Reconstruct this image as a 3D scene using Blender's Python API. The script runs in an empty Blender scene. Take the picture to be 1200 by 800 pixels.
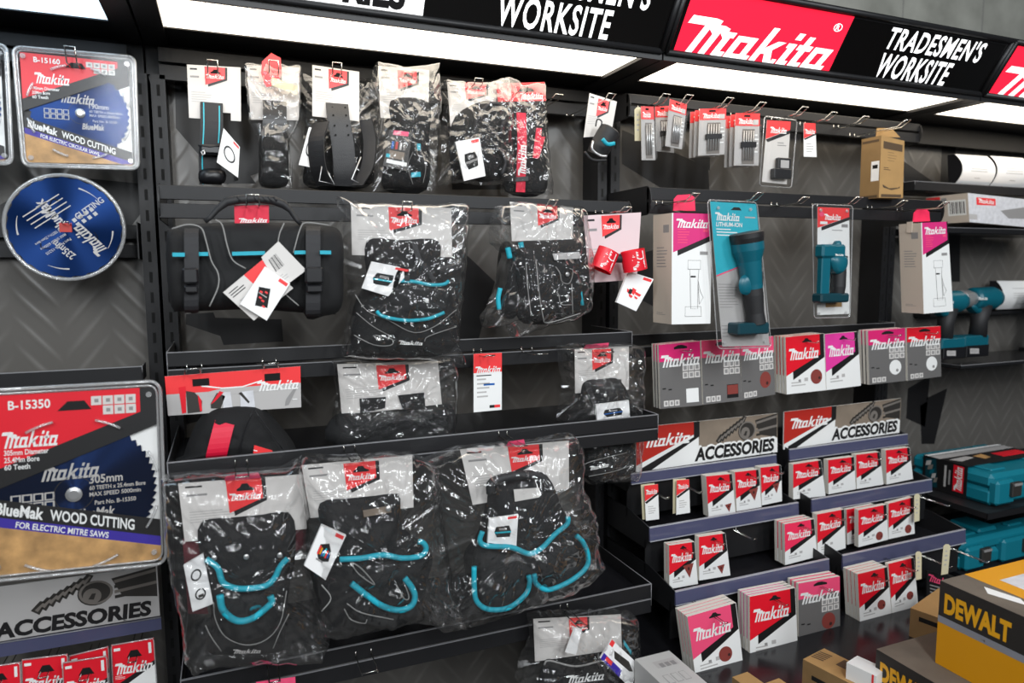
import bpy, math, random
from mathutils import Vector, Matrix, noise
random.seed(7)
SC = bpy.context.scene
COL = SC.collection
# ------------------------------------------------------------------ camera
FPX, YAW, PITCH, ROLL = 814.36, 0.387877, -0.10449, -0.004759
CAMZ, S = 1.60, 4.0/3.0
def cam_axes():
    cy, sy, cp, sp = math.cos(YAW), math.sin(YAW), math.cos(PITCH), math.sin(PITCH)
    f = Vector((sy*cp, cy*cp, sp)); r = Vector((cy, -sy, 0)); u = r.cross(f)
    c, s = math.cos(ROLL), math.sin(ROLL)
    return c*r+s*u, -s*r+c*u, f
RX, UY, FW = cam_axes()
CAM = Vector((0, 0, CAMZ))
def ray(px, py):
    return RX*((px-600)/FPX) + UY*((400-py)/FPX) + FW
def P(px, py, Y):
    d = ray(px, py); return CAM + d*(Y/d.y)
def PX(px, py, X):
    d = ray(px, py); return CAM + d*(X/d.x)
def PZ(px, py, Z):
    d = ray(px, py); return CAM + d*((Z-CAMZ)/d.z)
cd = bpy.data.cameras.new('camera'); co = bpy.data.objects.new('camera', cd); COL.objects.link(co)
cd.sensor_width = 36; cd.lens = FPX*36/1200; cd.clip_start = .02
co.matrix_world = Matrix(((RX.x, UY.x, -FW.x, 0), (RX.y, UY.y, -FW.y, 0), (RX.z, UY.z, -FW.z, CAMZ), (0, 0, 0, 1)))
cd.dof.use_dof = True; cd.dof.focus_distance = 1.78; cd.dof.aperture_fstop = 2.4
SC.camera = co

# ------------------------------------------------------------------ materials
def lin(c):
    if isinstance(c, str):
        c = [int(c[i:i+2], 16)/255 for i in (0, 2, 4)]
        c = [x/12.92 if x <= .04045 else ((x+.055)/1.055)**2.4 for x in c]
    return (*c, 1)
MATS = {}
def mat(name, color, rough=.5, metal=0., bump=0., bscale=300., emit=0., coat=0., spec=.5, vary=0., vscale=8.):
    if name in MATS: return MATS[name]
    m = bpy.data.materials.new(name); m.use_nodes = True
    nt = m.node_tree; b = nt.nodes['Principled BSDF']
    c = lin(color)
    b.inputs['Base Color'].default_value = c
    b.inputs['Roughness'].default_value = rough
    b.inputs['Metallic'].default_value = metal
    b.inputs['Specular IOR Level'].default_value = spec
    if coat: b.inputs['Coat Weight'].default_value = coat; b.inputs['Coat Roughness'].default_value = .08
    if emit:
        b.inputs['Emission Color'].default_value = c; b.inputs['Emission Strength'].default_value = emit
    tc = nt.nodes.new('ShaderNodeTexCoord')
    if bump:
        n = nt.nodes.new('ShaderNodeTexNoise'); n.inputs['Scale'].default_value = bscale; n.inputs['Detail'].default_value = 3
        bp = nt.nodes.new('ShaderNodeBump'); bp.inputs['Strength'].default_value = bump; bp.inputs['Distance'].default_value = .002
        nt.links.new(tc.outputs['Object'], n.inputs['Vector']); nt.links.new(n.outputs['Fac'], bp.inputs['Height']); nt.links.new(bp.outputs['Normal'], b.inputs['Normal'])
    if vary:
        n = nt.nodes.new('ShaderNodeTexNoise'); n.inputs['Scale'].default_value = vscale; n.inputs['Detail'].default_value = 6
        mx = nt.nodes.new('ShaderNodeMix'); mx.data_type = 'RGBA'; mx.blend_type = 'MULTIPLY'
        mx.inputs[0].default_value = vary; mx.inputs[6].default_value = c
        rp = nt.nodes.new('ShaderNodeValToRGB'); rp.color_ramp.elements[0].position = .3; rp.color_ramp.elements[1].position = .7
        rp.color_ramp.elements[0].color = (.35, .35, .35, 1); rp.color_ramp.elements[1].color = (1.3, 1.3, 1.3, 1)
        nt.links.new(tc.outputs['Object'], n.inputs['Vector']); nt.links.new(n.outputs['Fac'], rp.inputs[0]); nt.links.new(rp.outputs[0], mx.inputs[7])
        nt.links.new(mx.outputs[2], b.inputs['Base Color'])
    MATS[name] = m
    return m
mat('black_metal', '1b1b1d', .45, 0, .15, 900, spec=.35)
mat('edge_highlight', '8d8d90', .35, .3)  # pale tone standing in for the highlight along dark edges
mat('strip_edge', 'a9aab2', .3)
mat('dark_metal', '171719', .5)
mat('tray_metal', '1d1d20', .22)
mat('slot', '050505', .9)
mat('chrome', 'd8d6d0', .18, 1.)
mat('steel', 'c6c6c6', .32, .7)
mat('card', 'd3cfcb', .6)
mat('card_edge', 'dedad0', .7)
mat('white', 'ececea', .45)
mat('cream', 'd8cfae', .6)
mat('tag_white', 'f2f1f0', .45)
mat('pinkish', 'e0c9cb', .55)
mat('red', 'e2182b', .4)
mat('red2', 'ee3a3c', .4)
mat('pink_red', 'f0305a', .4)
mat('rose', 'f0507a', .4)
mat('pink', 'e33c9c', .4)
mat('magenta', 'd9266f', .4)
mat('darkred', 'b32b22', .4)
mat('crimson', 'd80f38', .55, 0, .2, 700)
mat('print_black', '191819', .45)
mat('print_grey', '8f8d8c', .5)
mat('print_light', 'b5b2b0', .5)
mat('maroon', '5c2029', .7)
mat('pack_grey', '6a6867', .45)
mat('teal_print', '1aaec0', .4)
mat('blue_print', '1c5fae', .45)
mat('purple_print', '3a2a9a', .45)
mat('disc', '84362f', .75)
mat('disc_dark', '3a1713', .8)
mat('wood_print', 'c79a62', .5, vary=.6, vscale=30)
mat('fabric', '0b0b0d', .8, 0, .5, 900)
mat('fabric2', '0f1012', .75, 0, .5, 900)
mat('leather', '242426', .45, 0, .35, 500)
mat('strap', '242427', .6, 0, .4, 1200)
mat('plastic_black', '17171a', .35)
mat('teal_trim', '16a5ba', .55, 0, .3, 900)
mat('seam', '8f8e8c', .7)
mat('tool_teal', '075a6a', .35)
mat('tool_teal_dark', '0a3842', .4)
mat('case_teal', '0b7385', .42, 0, .1, 600)
mat('rubber', '202022', .6)
mat('kraft', 'b08a56', .75, 0, .2, 300, vary=.15, vscale=20)
mat('kraft_dark', '8f7148', .75, 0, .2, 300, vary=.15, vscale=20)
mat('kraft_print', '54412c', .7)
mat('tan_box', 'c9bcae', .6)
mat('yellow', 'dc970a', .45)
mat('yellow2', 'e9a818', .45)
mat('grey_strip', '8b8d95', .5)
mat('dusty_black', '2b2825', .6, 0, .2, 300, vary=.35, vscale=6)
mat('dusty_top', '6a6055', .8, 0, .2, 300, vary=.3, vscale=14)
mat('price_strip', '4c4e69', .22, 0, coat=.5)
mat('silver_box', 'd6d6da', .4, vary=.25, vscale=60)
mat('box_grey', 'bfbebb', .5)
mat('photo_brown', '8d7f70', .5, vary=.35, vscale=10)
mat('photo_dark', '33302d', .45)
mat('photo_mid', '77716b', .4)
mat('olive', '57533a', .3)
mat('sign_black', '0d0c0c', .18)
mat('floor_paint', '4a4846', .6, vary=.2)

def node_mat(name):
    m = bpy.data.materials.new(name); m.use_nodes = True; MATS[name] = m
    nt = m.node_tree
    return m, nt, nt.nodes['Principled BSDF'], nt.nodes.new, nt.links.new
def film(name, haze, base, crinkle, bs, fm=.5, rg=.08):
    m, nt, b, N, L = node_mat(name)
    nt.nodes.remove(b); out = nt.nodes['Material Output']
    tr = N('ShaderNodeBsdfTransparent'); tr.inputs[0].default_value = (.97, .97, .97, 1)
    gl = N('ShaderNodeBsdfGlossy'); gl.inputs['Roughness'].default_value = rg
    di = N('ShaderNodeBsdfDiffuse'); di.inputs[0].default_value = (.8, .8, .8, 1)
    lw = N('ShaderNodeLayerWeight'); lw.inputs[0].default_value = .3
    ma = N('ShaderNodeMath'); ma.operation = 'MULTIPLY_ADD'; ma.inputs[1].default_value = fm; ma.inputs[2].default_value = base; ma.use_clamp = True
    tc = N('ShaderNodeTexCoord')
    n1 = N('ShaderNodeTexNoise'); n1.inputs['Scale'].default_value = bs; n1.inputs['Detail'].default_value = 2.5; n1.noise_type = 'RIDGED_MULTIFRACTAL'; n1.inputs['Distortion'].default_value = .8
    bp = N('ShaderNodeBump'); bp.inputs['Strength'].default_value = crinkle; bp.inputs['Distance'].default_value = .01
    L(tc.outputs['Object'], n1.inputs['Vector']); L(n1.outputs['Fac'], bp.inputs['Height'])
    L(bp.outputs['Normal'], gl.inputs['Normal']); L(bp.outputs['Normal'], lw.inputs['Normal'])
    L(lw.outputs['Facing'], ma.inputs[0])
    m1 = N('ShaderNodeMixShader'); m2 = N('ShaderNodeMixShader')
    L(ma.outputs[0], m1.inputs[0]); L(tr.outputs[0], m1.inputs[1]); L(gl.outputs[0], m1.inputs[2])
    m2.inputs[0].default_value = haze; L(m1.outputs[0], m2.inputs[1]); L(di.outputs[0], m2.inputs[2])
    L(m2.outputs[0], out.inputs[0])
film('film', .01, .04, .2, 9, .7, .11)
film('clear_shell', .01, .012, .05, 12, .3, .12)
film('shell_rim', .2, .15, .1, 20, .5, .15)
# embossed tread plate print on the display panels
m, nt, b, N, L = node_mat('tread_plate')
tc = N('ShaderNodeTexCoord'); mp = N('ShaderNodeMapping'); mp.inputs['Scale'].default_value = (1, 1, 1)
L(tc.outputs['Object'], mp.inputs[0])
def wave(rot):
    a = N('ShaderNodeMapping'); a.inputs['Rotation'].default_value = (0, rot, 0); L(mp.outputs[0], a.inputs[0])
    w = N('ShaderNodeTexWave'); w.bands_direction = 'X'; w.inputs['Scale'].default_value = 7; w.inputs['Distortion'].default_value = 1.2; w.inputs['Detail Scale'].default_value = .6
    L(a.outputs[0], w.inputs['Vector']); return w.outputs['Fac']
w1, w2 = wave(math.radians(40)), wave(math.radians(-40))
sx = N('ShaderNodeSeparateXYZ'); L(mp.outputs[0], sx.inputs[0])
w0 = N('ShaderNodeMath'); w0.operation = 'MULTIPLY'; w0.inputs[1].default_value = 2*math.pi/.21; L(sx.outputs['X'], w0.inputs[0])
sn = N('ShaderNodeMath'); sn.operation = 'SINE'; L(w0.outputs[0], sn.inputs[0])
gt = N('ShaderNodeMath'); gt.operation = 'GREATER_THAN'; gt.inputs[1].default_value = 0; L(sn.outputs[0], gt.inputs[0])
mx = N('ShaderNodeMix'); L(gt.outputs[0], mx.inputs[0]); L(w1, mx.inputs[2]); L(w2, mx.inputs[3])
pw = N('ShaderNodeMath'); pw.operation = 'POWER'; pw.inputs[1].default_value = 5; L(mx.outputs[0], pw.inputs[0])
ab = N('ShaderNodeMath'); ab.operation = 'ABSOLUTE'; L(sn.outputs[0], ab.inputs[0])
pm = N('ShaderNodeMath'); pm.operation = 'MULTIPLY'; L(pw.outputs[0], pm.inputs[0]); L(ab.outputs[0], pm.inputs[1])
bp = N('ShaderNodeBump'); bp.inputs['Strength'].default_value = .22; bp.inputs['Distance'].default_value = .004
L(pm.outputs[0], bp.inputs['Height']); L(bp.outputs[0], b.inputs['Normal'])
cr = N('ShaderNodeValToRGB'); cr.color_ramp.elements[0].color = lin('5f5c58'); cr.color_ramp.elements[1].color = lin('6b6864')
L(pm.outputs[0], cr.inputs[0]); L(cr.outputs[0], b.inputs['Base Color'])
b.inputs['Roughness'].default_value = .3
# concrete
m, nt, b, N, L = node_mat('concrete')
tc = N('ShaderNodeTexCoord'); n1 = N('ShaderNodeTexNoise'); n1.inputs['Scale'].default_value = 5; n1.inputs['Detail'].default_value = 8
L(tc.outputs['Object'], n1.inputs[0]); cr = N('ShaderNodeValToRGB'); cr.color_ramp.elements[0].color = lin('9b9b92'); cr.color_ramp.elements[1].color = lin('c2c2b8')
cr.color_ramp.elements[0].position = .3; cr.color_ramp.elements[1].position = .7
L(n1.outputs['Fac'], cr.inputs[0]); L(cr.outputs[0], b.inputs['Base Color']); b.inputs['Roughness'].default_value = .85
bp = N('ShaderNodeBump'); bp.inputs['Strength'].default_value = .3; bp.inputs['Distance'].default_value = .01; L(n1.outputs['Fac'], bp.inputs['Height']); L(bp.outputs[0], b.inputs['Normal'])
# blue coated saw blade, brushed around its centre (object origin = blade centre)
m, nt, b, N, L = node_mat('blade_blue')
b.inputs['Base Color'].default_value = lin('0a2858'); b.inputs['Metallic'].default_value = .85; b.inputs['Roughness'].default_value = .34
b.inputs['Anisotropic'].default_value = .92; b.inputs['Anisotropic Rotation'].default_value = .25
tg = N('ShaderNodeTangent'); tg.direction_type = 'RADIAL'; tg.axis = 'Y'; L(tg.outputs[0], b.inputs['Tangent'])
def emis(name, color, strength):
    m, nt, b, N, L = node_mat(name); nt.nodes.remove(b)
    e = N('ShaderNodeEmission'); e.inputs[0].default_value = lin(color); e.inputs[1].default_value = strength
    L(e.outputs[0], nt.nodes['Material Output'].inputs[0])

# ------------------------------------------------------------------ geometry builder (world coordinates)
class G:
    def __init__(s): s.v = []; s.f = []; s.m = []; s.sm = []; s.mats = []
    def mi(s, m):
        if m not in s.mats: s.mats.append(m)
        return s.mats.index(m)
    def add(s, vs, fs, m, smooth=False):
        o = len(s.v); s.v += [Vector(v) for v in vs]; k = s.mi(m)
        for f in fs: s.f.append(tuple(i+o for i in f)); s.m.append(k); s.sm.append(smooth)
    def poly(s, pts, m): s.add(pts, [tuple(range(len(pts)))], m)
    def prism(s, pts, d, m, m2=None):
        n = len(pts); d = Vector(d); b = [Vector(p)+d for p in pts]
        s.add(pts, [tuple(range(n))], m)
        s.add(b, [tuple(reversed(range(n)))], m2 or m)
        s.add(list(pts)+b, [(i, i+n, (i+1) % n+n, (i+1) % n) for i in range(n)], m2 or m)
    def box(s, a, b, m, faces=None, bev=0):
        x0, x1 = sorted((a[0], b[0])); y0, y1 = sorted((a[1], b[1])); z0, z1 = sorted((a[2], b[2]))
        if bev:
            e = min(bev, (x1-x0)*.45, (y1-y0)*.45, (z1-z0)*.45)
            vs = []; idx = {}
            for ix, (x, dx) in enumerate(((x0, 1), (x1, -1))):
                for iy, (y, dy) in enumerate(((y0, 1), (y1, -1))):
                    for iz, (z, dz) in enumerate(((z0, 1), (z1, -1))):
                        for ax in range(3):
                            idx[ix, iy, iz, ax] = len(vs)
                            o = [e*dx, e*dy, e*dz]; o[ax] = 0
                            vs.append((x+o[0], y+o[1], z+o[2]))
            fs = []
            I = idx
            for k in (0, 1):
                fs.append(tuple(I[k, a, c, 0] for a, c in ((0, 0), (1, 0), (1, 1), (0, 1))))
                fs.append(tuple(I[a, k, c, 1] for a, c in ((0, 0), (1, 0), (1, 1), (0, 1))))
                fs.append(tuple(I[a, c, k, 2] for a, c in ((0, 0), (1, 0), (1, 1), (0, 1))))
            for a in (0, 1):
                for c in (0, 1):
                    fs.append((I[0, a, c, 1], I[1, a, c, 1], I[1, a, c, 2], I[0, a, c, 2]))
                    fs.append((I[a, 0, c, 0], I[a, 1, c, 0], I[a, 1, c, 2], I[a, 0, c, 2]))
                    fs.append((I[a, c, 0, 0], I[a, c, 1, 0], I[a, c, 1, 1], I[a, c, 0, 1]))
                    for d in (0, 1): fs.append((I[a, c, d, 0], I[a, c, d, 1], I[a, c, d, 2]))
            s.add(vs, fs, m)
            return s
        vs = [(x, y, z) for x in (x0, x1) for y in (y0, y1) for z in (z0, z1)]
        fs = {'l': (0, 1, 3, 2), 'r': (4, 6, 7, 5), 'f': (0, 4, 5, 1), 'b': (2, 3, 7, 6), 'd': (0, 2, 6, 4), 'u': (1, 5, 7, 3)}
        s.add(vs, [fs[k] for k in (faces or 'lrfbdu')], m); return s
    def tube(s, path, r, m, n=6, closed=False, sub=0, flat=1.):
        pts = [Vector(p) for p in path]
        if sub: pts = smooth_path(pts, sub, closed)
        k = len(pts); ring = []
        up = None
        for i, p in enumerate(pts):
            a = pts[(i-1) % k] if (closed or i) else pts[i]; c = pts[(i+1) % k] if (closed or i < k-1) else pts[i]
            t = (c-a); t = t.normalized() if t.length > 1e-9 else Vector((0, 0, 1))
            if up is None: up = t.orthogonal().normalized()
            up = (up - t*up.dot(t)); up = up.normalized() if up.length > 1e-6 else t.orthogonal().normalized()
            w = t.cross(up); rr = r[i] if isinstance(r, (list, tuple)) else r
            ring.append([p + (up*math.cos(2*math.pi*j/n) + w*math.sin(2*math.pi*j/n)*flat)*rr for j in range(n)])
        vs = [v for q in ring for v in q]; fs = []
        for i in range(k if closed else k-1):
            i2 = (i+1) % k
            fs += [(i*n+j, i*n+(j+1) % n, i2*n+(j+1) % n, i2*n+j) for j in range(n)]
        if not closed: fs += [tuple(reversed(range(n))), tuple(range((k-1)*n, k*n))]
        s.add(vs, fs, m, True); return s
    def ribbon(s, path, wv, th, m, sub=0):
        # flat strap along path, wv = half width vector, th = thickness vector
        pts = [Vector(p) for p in path]
        if sub: pts = smooth_path(pts, sub, False)
        wv = Vector(wv); th = Vector(th); vs = []
        for p in pts: vs += [p-wv, p+wv, p+wv+th, p-wv+th]
        fs = [(0, 1, 2, 3), tuple(len(vs)-4+i for i in (3, 2, 1, 0))]
        for i in range(len(pts)-1):
            for j in range(4): fs.append((i*4+j, i*4+(j+1) % 4, i*4+4+(j+1) % 4, i*4+4+j))
        s.add(vs, fs, m); return s
    def lathe(s, c, axis, prof, m, n=20, ms=None):
        # prof: list of (t along axis, radius)
        axis = Vector(axis).normalized(); u = axis.orthogonal().normalized(); w = axis.cross(u); c = Vector(c)
        vs = []
        for t, r in prof: vs += [c+axis*t+(u*math.cos(2*math.pi*j/n)+w*math.sin(2*math.pi*j/n))*r for j in range(n)]
        for i in range(len(prof)-1):
            s.add(vs[i*n:(i+2)*n], [(j, (j+1) % n, n+(j+1) % n, n+j) for j in range(n)], (ms[i] if ms else m), True)
        s.add(vs[:n], [tuple(reversed(range(n)))], ms[0] if ms else m); s.add(vs[-n:], [tuple(range(n))], ms[-1] if ms else m); return s
    def pillow(s, outline, depth, m, rings=8, sub=3, p=2.2, nz=0., ns=30., seed=0, back=.0, edge=0., mb=None, q=.55, crease=False):
        pts = [Vector(v) for v in outline]
        if sub: pts = smooth_path(pts, sub, True)
        n = len(pts); c = sum(pts, Vector())/n; vs = []
        for k in range(rings):
            r = 1-k/rings
            d = depth*(max(0, 1-r**p))**q
            for pt in pts:
                w = c+(pt-c)*r; e = 0
                if nz: e = nz*(noise.noise(Vector((w.x*ns+seed*7.1, w.z*ns, seed*3.3))) + .5*noise.noise(Vector((w.x*ns*2.7, w.z*ns*2.7, seed*5.)))) * min(1, (1-r)*4+.25)
                vs.append(w + Vector((0, -d-e, 0)))
        vs.append(c+Vector((0, -depth, 0))); fs = []
        for k in range(rings-1):
            fs += [(k*n+j, k*n+(j+1) % n, (k+1)*n+(j+1) % n, (k+1)*n+j) for j in range(n)]
        fs += [((rings-1)*n+j, (rings-1)*n+(j+1) % n, rings*n) for j in range(n)]
        s.add(vs, fs, m, True)
        if back is not None:
            bs = [v+Vector((0, back, 0)) for v in vs[:n]]
            s.add(bs+[c+Vector((0, back, 0))], [((j+1) % n, j, n) for j in range(n)], mb or m)
            if back: s.add(vs[:n]+bs, [(j, n+j, n+(j+1) % n, (j+1) % n) for j in range(n)], mb or m)
        return s
    def build(s, name, parent=None, origin=None, label=None, kind=None):
        o = parent['_o'] if parent is not None and '_o' in parent else None
        if origin is None: origin = Vector(o) if o is not None else sum(s.v, Vector())/max(1, len(s.v))
        origin = Vector(origin)
        me = bpy.data.meshes.new(name); me.from_pydata([tuple(v-origin) for v in s.v], [], s.f)
        for k in s.mats: me.materials.append(MATS[k])
        me.polygons.foreach_set('material_index', s.m); me.polygons.foreach_set('use_smooth', s.sm); me.update()
        ob = bpy.data.objects.new(name, me); COL.objects.link(ob)
        ob['_o'] = list(origin)
        if parent is not None:
            ob.parent = parent; ob.location = origin-Vector(parent['_o'])
        else: ob.location = origin
        if label: ob['label'] = label
        if kind: ob['kind'] = kind
        return ob
def smooth_path(pts, sub, closed):
    k = len(pts); out = []
    rng = range(k if closed else k-1)
    for i in rng:
        p1, p2 = pts[i], pts[(i+1) % k]
        p0 = pts[(i-1) % k] if (closed or i > 0) else p1*2-p2
        p3 = pts[(i+2) % k] if (closed or i < k-2) else p2*2-p1
        for j in range(sub):
            t = j/sub
            out.append(.5*((2*p1)+(p2-p0)*t+(2*p0-5*p1+4*p2-p3)*t*t+(3*p1-p0-3*p2+p3)*t**3))
    if not closed: out.append(pts[-1])
    return out
def root(name, label, cat, loc, group=None):
    o = bpy.data.objects.new(name, None); COL.objects.link(o); o.location = loc; o['_o'] = list(Vector(loc))
    o.empty_display_size = .02
    return tag(o, label, cat, group)
def tag(o, label, cat, group=None):
    o['label'] = label; o['category'] = cat
    if group: o['group'] = group
    return o

# ------------------------------------------------------------------ lettering
_glyph = {}
def T(txt, bold=.02, shear=0., space=1.):
    key = (txt, bold, shear, space)
    if key in _glyph: return _glyph[key]
    cu = bpy.data.curves.new('lettering', 'FONT'); cu.body = txt; cu.offset = bold; cu.shear = shear; cu.space_character = space
    cu.resolution_u = 3; cu.align_x = 'LEFT'
    ob = bpy.data.objects.new('lettering', cu); COL.objects.link(ob)
    dg = bpy.context.evaluated_depsgraph_get(); me = bpy.data.meshes.new_from_object(ob.evaluated_get(dg))
    vs = [(v.co.x, v.co.y) for v in me.vertices]; fs = [tuple(p.vertices) for p in me.polygons]
    bpy.data.objects.remove(ob); bpy.data.meshes.remove(me); bpy.data.curves.remove(cu)
    _glyph[key] = norm(vs, fs); return _glyph[key]
def norm(vs, fs):
    x0 = min(v[0] for v in vs); x1 = max(v[0] for v in vs); y0 = min(v[1] for v in vs); y1 = max(v[1] for v in vs)
    return [((x-x0)/(x1-x0), (y-y0)/(y1-y0)) for x, y in vs], fs
def logo_glyph(shear=.42):
    vs, fs = [], []
    def q(*pts):
        o = len(vs); vs.extend(pts); fs.append(tuple(range(o, o+len(pts))))
    def r(x0, y0, x1, y1): q((x0, y0), (x1, y0), (x1, y1), (x0, y1))
    # M with its flag and stepped shoulders
    q((-.52, .8), (.02, .8), (.02, 1.02), (-.52, 1.02)); r(0, 0, .2, 1.02); q((.2, .8), (.4, .8), (.4, .98), (.2, 1.02))
    q((.2, .72), (.4, .58), (.4, .8), (.2, .8)); r(.38, 0, .58, .86); q((.58, .66), (.78, .5), (.78, .8), (.58, .86)); r(.76, 0, .96, .72)
    r(.96, .56, 1.06, .72); r(.96, 0, 1.12, .16)
    def a(x):
        r(x, 0, x+.2, .66); r(x+.2, .5, x+.46, .66); r(x+.2, 0, x+.46, .15); r(x+.44, 0, x+.64, .66); r(x+.64, 0, x+.78, .15)
    a(1.16)
    x = 2.0
    r(x, 0, x+.2, 1.02); q((x+.2, .26), (x+.34, .26), (x+.72, .66), (x+.46, .66), (x+.2, .42)); q((x+.26, .36), (x+.44, .44), (x+.74, .0), (x+.48, 0))
    r(x+.7, 0, x+.84, .15)
    x = 2.9
    r(x, 0, x+.2, .66); r(x, .78, x+.2, .98); r(x+.2, 0, x+.32, .15); r(x-.08, .52, x, .66)
    x = 3.3
    r(x, 0, x+.2, .92); r(x-.12, .5, x+.36, .66); r(x+.2, 0, x+.38, .15)
    a(3.74)
    return norm([(px+shear*py, py) for px, py in vs], fs)
LOGO = logo_glyph()
RING = None
def disc_glyph(n=20):
    return [(.5+.5*math.cos(2*math.pi*i/n), .5+.5*math.sin(2*math.pi*i/n)) for i in range(n)], [tuple(range(n))]
DISC = disc_glyph()
def ring_glyph(n=24, k=.8):
    o = [(.5+.5*math.cos(2*math.pi*i/n), .5+.5*math.sin(2*math.pi*i/n)) for i in range(n)]
    i_ = [(.5+.5*k*math.cos(2*math.pi*i/n), .5+.5*k*math.sin(2*math.pi*i/n)) for i in range(n)]
    return o+i_, [(j, (j+1) % n, n+(j+1) % n, n+j) for j in range(n)]
RINGG = ring_glyph()

# ------------------------------------------------------------------ a printed quad surface
class Q:
    """four corners TL TR BR BL; u right, v down, layers lift prints off the face"""
    def __init__(s, tl, tr, br, bl):
        s.c = [Vector(p) for p in (tl, tr, br, bl)]
        n = (s.c[1]-s.c[0]).cross(s.c[3]-s.c[0]); s.n = n.normalized()
        mid = sum(s.c, Vector())/4
        if s.n.dot(CAM-mid) < 0: s.n = -s.n
        s.w = (s.c[1]-s.c[0]).length; s.h = (s.c[3]-s.c[0]).length
    def at(s, u, v, d=0.):
        a, b, c, e = s.c
        return (a*(1-u)+b*u)*(1-v)+(e*(1-u)+c*u)*v + s.n*d
    def poly(s, g, uv, m, layer=1): g.poly([s.at(u, v, layer*.0003) for u, v in uv], m)
    def rect(s, g, u0, v0, u1, v1, m, layer=1): s.poly(g, [(u0, v0), (u1, v0), (u1, v1), (u0, v1)], m, layer)
    def mark(s, g, gl, u0, v0, u1, v1, m, layer=2, rot=0):
        vs, fs = gl
        if rot:
            c_, s_ = math.cos(rot), math.sin(rot); uc, vc = (u0+u1)/2, (v0+v1)/2; W, H = (u1-u0)*s.w, (v1-v0)*s.h
            pts = []
            for x, y in vs:
                X, Yy = (x-.5)*W, (.5-y)*H
                pts.append(s.at(uc+(X*c_-Yy*s_)/s.w, vc+(X*s_+Yy*c_)/s.h, layer*.0003))
        else: pts = [s.at(u0+(u1-u0)*x, v1+(v0-v1)*y, layer*.0003) for x, y in vs]
        g.add(pts, fs, m)
    def slab(s, g, t, m, m2=None, uv=None):
        uv = uv or [(0, 0), (1, 0), (1, 1), (0, 1)]
        g.prism([s.at(u, v) for u, v in uv], -s.n*t, m, m2)
    def sub(s, u0, v0, u1, v1, d=0.):
        return Q(s.at(u0, v0, d), s.at(u1, v0, d), s.at(u1, v1, d), s.at(u0, v1, d))
    def lines(s, g, u0, v0, u1, v1, n, m='print_grey', layer=1, fill=.35, seed=1):
        rn = random.Random(seed); st = (v1-v0)/n
        for i in range(n): s.rect(g, u0, v0+i*st, u0+(u1-u0)*rn.uniform(.6, 1), v0+i*st+st*fill, m, layer)
def QP(pts, Y):
    return Q(*[P(x, y, Y) for x, y in pts])
def PP(pts, Y): return [P(x, y, Y) for x, y in pts]
LAMP, FILL, AMB = 3.8, 38.0, .05
# ------------------------------------------------------------------ setting
emis('lamp_white', 'fff3e0', LAMP)
emis('lamp_cool', 'd4ecff', LAMP*.62)
def glow(name, color, e):
    mat(name, color, .25, emit=e)
glow('sign_red', 'f4203a', .95); glow('sign_white', 'ffffff', .85)
g = G(); g.box((-4, -3.2, -.1), (6, 2.9, 0), 'floor_paint'); g.build('floor', kind='structure')
g = G(); g.box((-4, 2.75, 0), (6, 2.9, 4), 'concrete'); wb = g.build('wall_back', kind='structure')
g = G()
for i in range(-4, 8): g.box((i*.62+.25, 2.748, 0), (i*.62+.254, 2.752, 4), 'print_grey')
# formwork joints in the concrete belong to the wall
g.build('trim_1', kind='structure')
PANY = 2.03
BAYS = [(-1.38, -.195), (-.13, 1.06), (1.125, 2.31), (2.375, 3.56)]
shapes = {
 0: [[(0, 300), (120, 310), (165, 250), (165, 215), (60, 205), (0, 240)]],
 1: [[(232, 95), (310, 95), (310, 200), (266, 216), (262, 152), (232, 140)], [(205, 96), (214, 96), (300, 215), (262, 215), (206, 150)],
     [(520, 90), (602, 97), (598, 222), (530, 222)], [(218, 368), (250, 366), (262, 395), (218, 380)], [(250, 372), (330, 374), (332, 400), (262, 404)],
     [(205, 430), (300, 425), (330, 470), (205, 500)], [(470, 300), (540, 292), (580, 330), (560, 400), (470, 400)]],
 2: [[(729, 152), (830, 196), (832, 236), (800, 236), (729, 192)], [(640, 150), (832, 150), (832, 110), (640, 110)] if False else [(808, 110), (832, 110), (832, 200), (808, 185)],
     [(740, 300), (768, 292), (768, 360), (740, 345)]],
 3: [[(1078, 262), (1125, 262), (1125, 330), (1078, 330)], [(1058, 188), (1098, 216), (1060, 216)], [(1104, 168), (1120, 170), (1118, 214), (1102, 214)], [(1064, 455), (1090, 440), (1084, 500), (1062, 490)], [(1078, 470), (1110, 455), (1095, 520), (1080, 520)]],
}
names = {0: 'behind the saw blades', 1: 'behind the bagged pouches and tool roll', 2: 'behind the torches and drill bit packs', 3: 'behind the cordless drill and teal cases'}
for i, (a, b) in enumerate(BAYS):
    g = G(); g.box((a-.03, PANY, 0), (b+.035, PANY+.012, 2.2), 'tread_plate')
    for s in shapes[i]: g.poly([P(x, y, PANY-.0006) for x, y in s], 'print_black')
    tag(g.build('tread_plate_sheet'), 'grey tread plate backing panel %s' % names[i], 'panel', 'backing panels of the display wall')

# slotted uprights
def upright(x, w, label):
    g = G(); y0 = 1.93
    g.box((x-w/2, y0, 0), (x+w/2, PANY-.001, 2.07), 'black_metal')
    z = .12
    while z < 2.04:
        g.box((x-.0035, y0-.0008, z), (x+.0035, y0+.002, z+.026), 'slot'); z += .05
    tag(g.build('slotted_upright'), label, 'upright', 'slotted uprights of the shelving')
for px, lb in ((170, 'black slotted steel upright beside the round blue saw blade'), (191, 'black slotted steel upright beside the black tool roll'),
               (706, 'black slotted upright behind the small black torch holder'), (721, 'black slotted upright just right of the small black torch holder')):
    upright(P(px, 205, 1.93).x, .032, lb)
upright(2.325, .032, 'black slotted upright behind the brown carton'); upright(2.36, .032, 'black slotted upright behind the tall white and pink carton')

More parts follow.
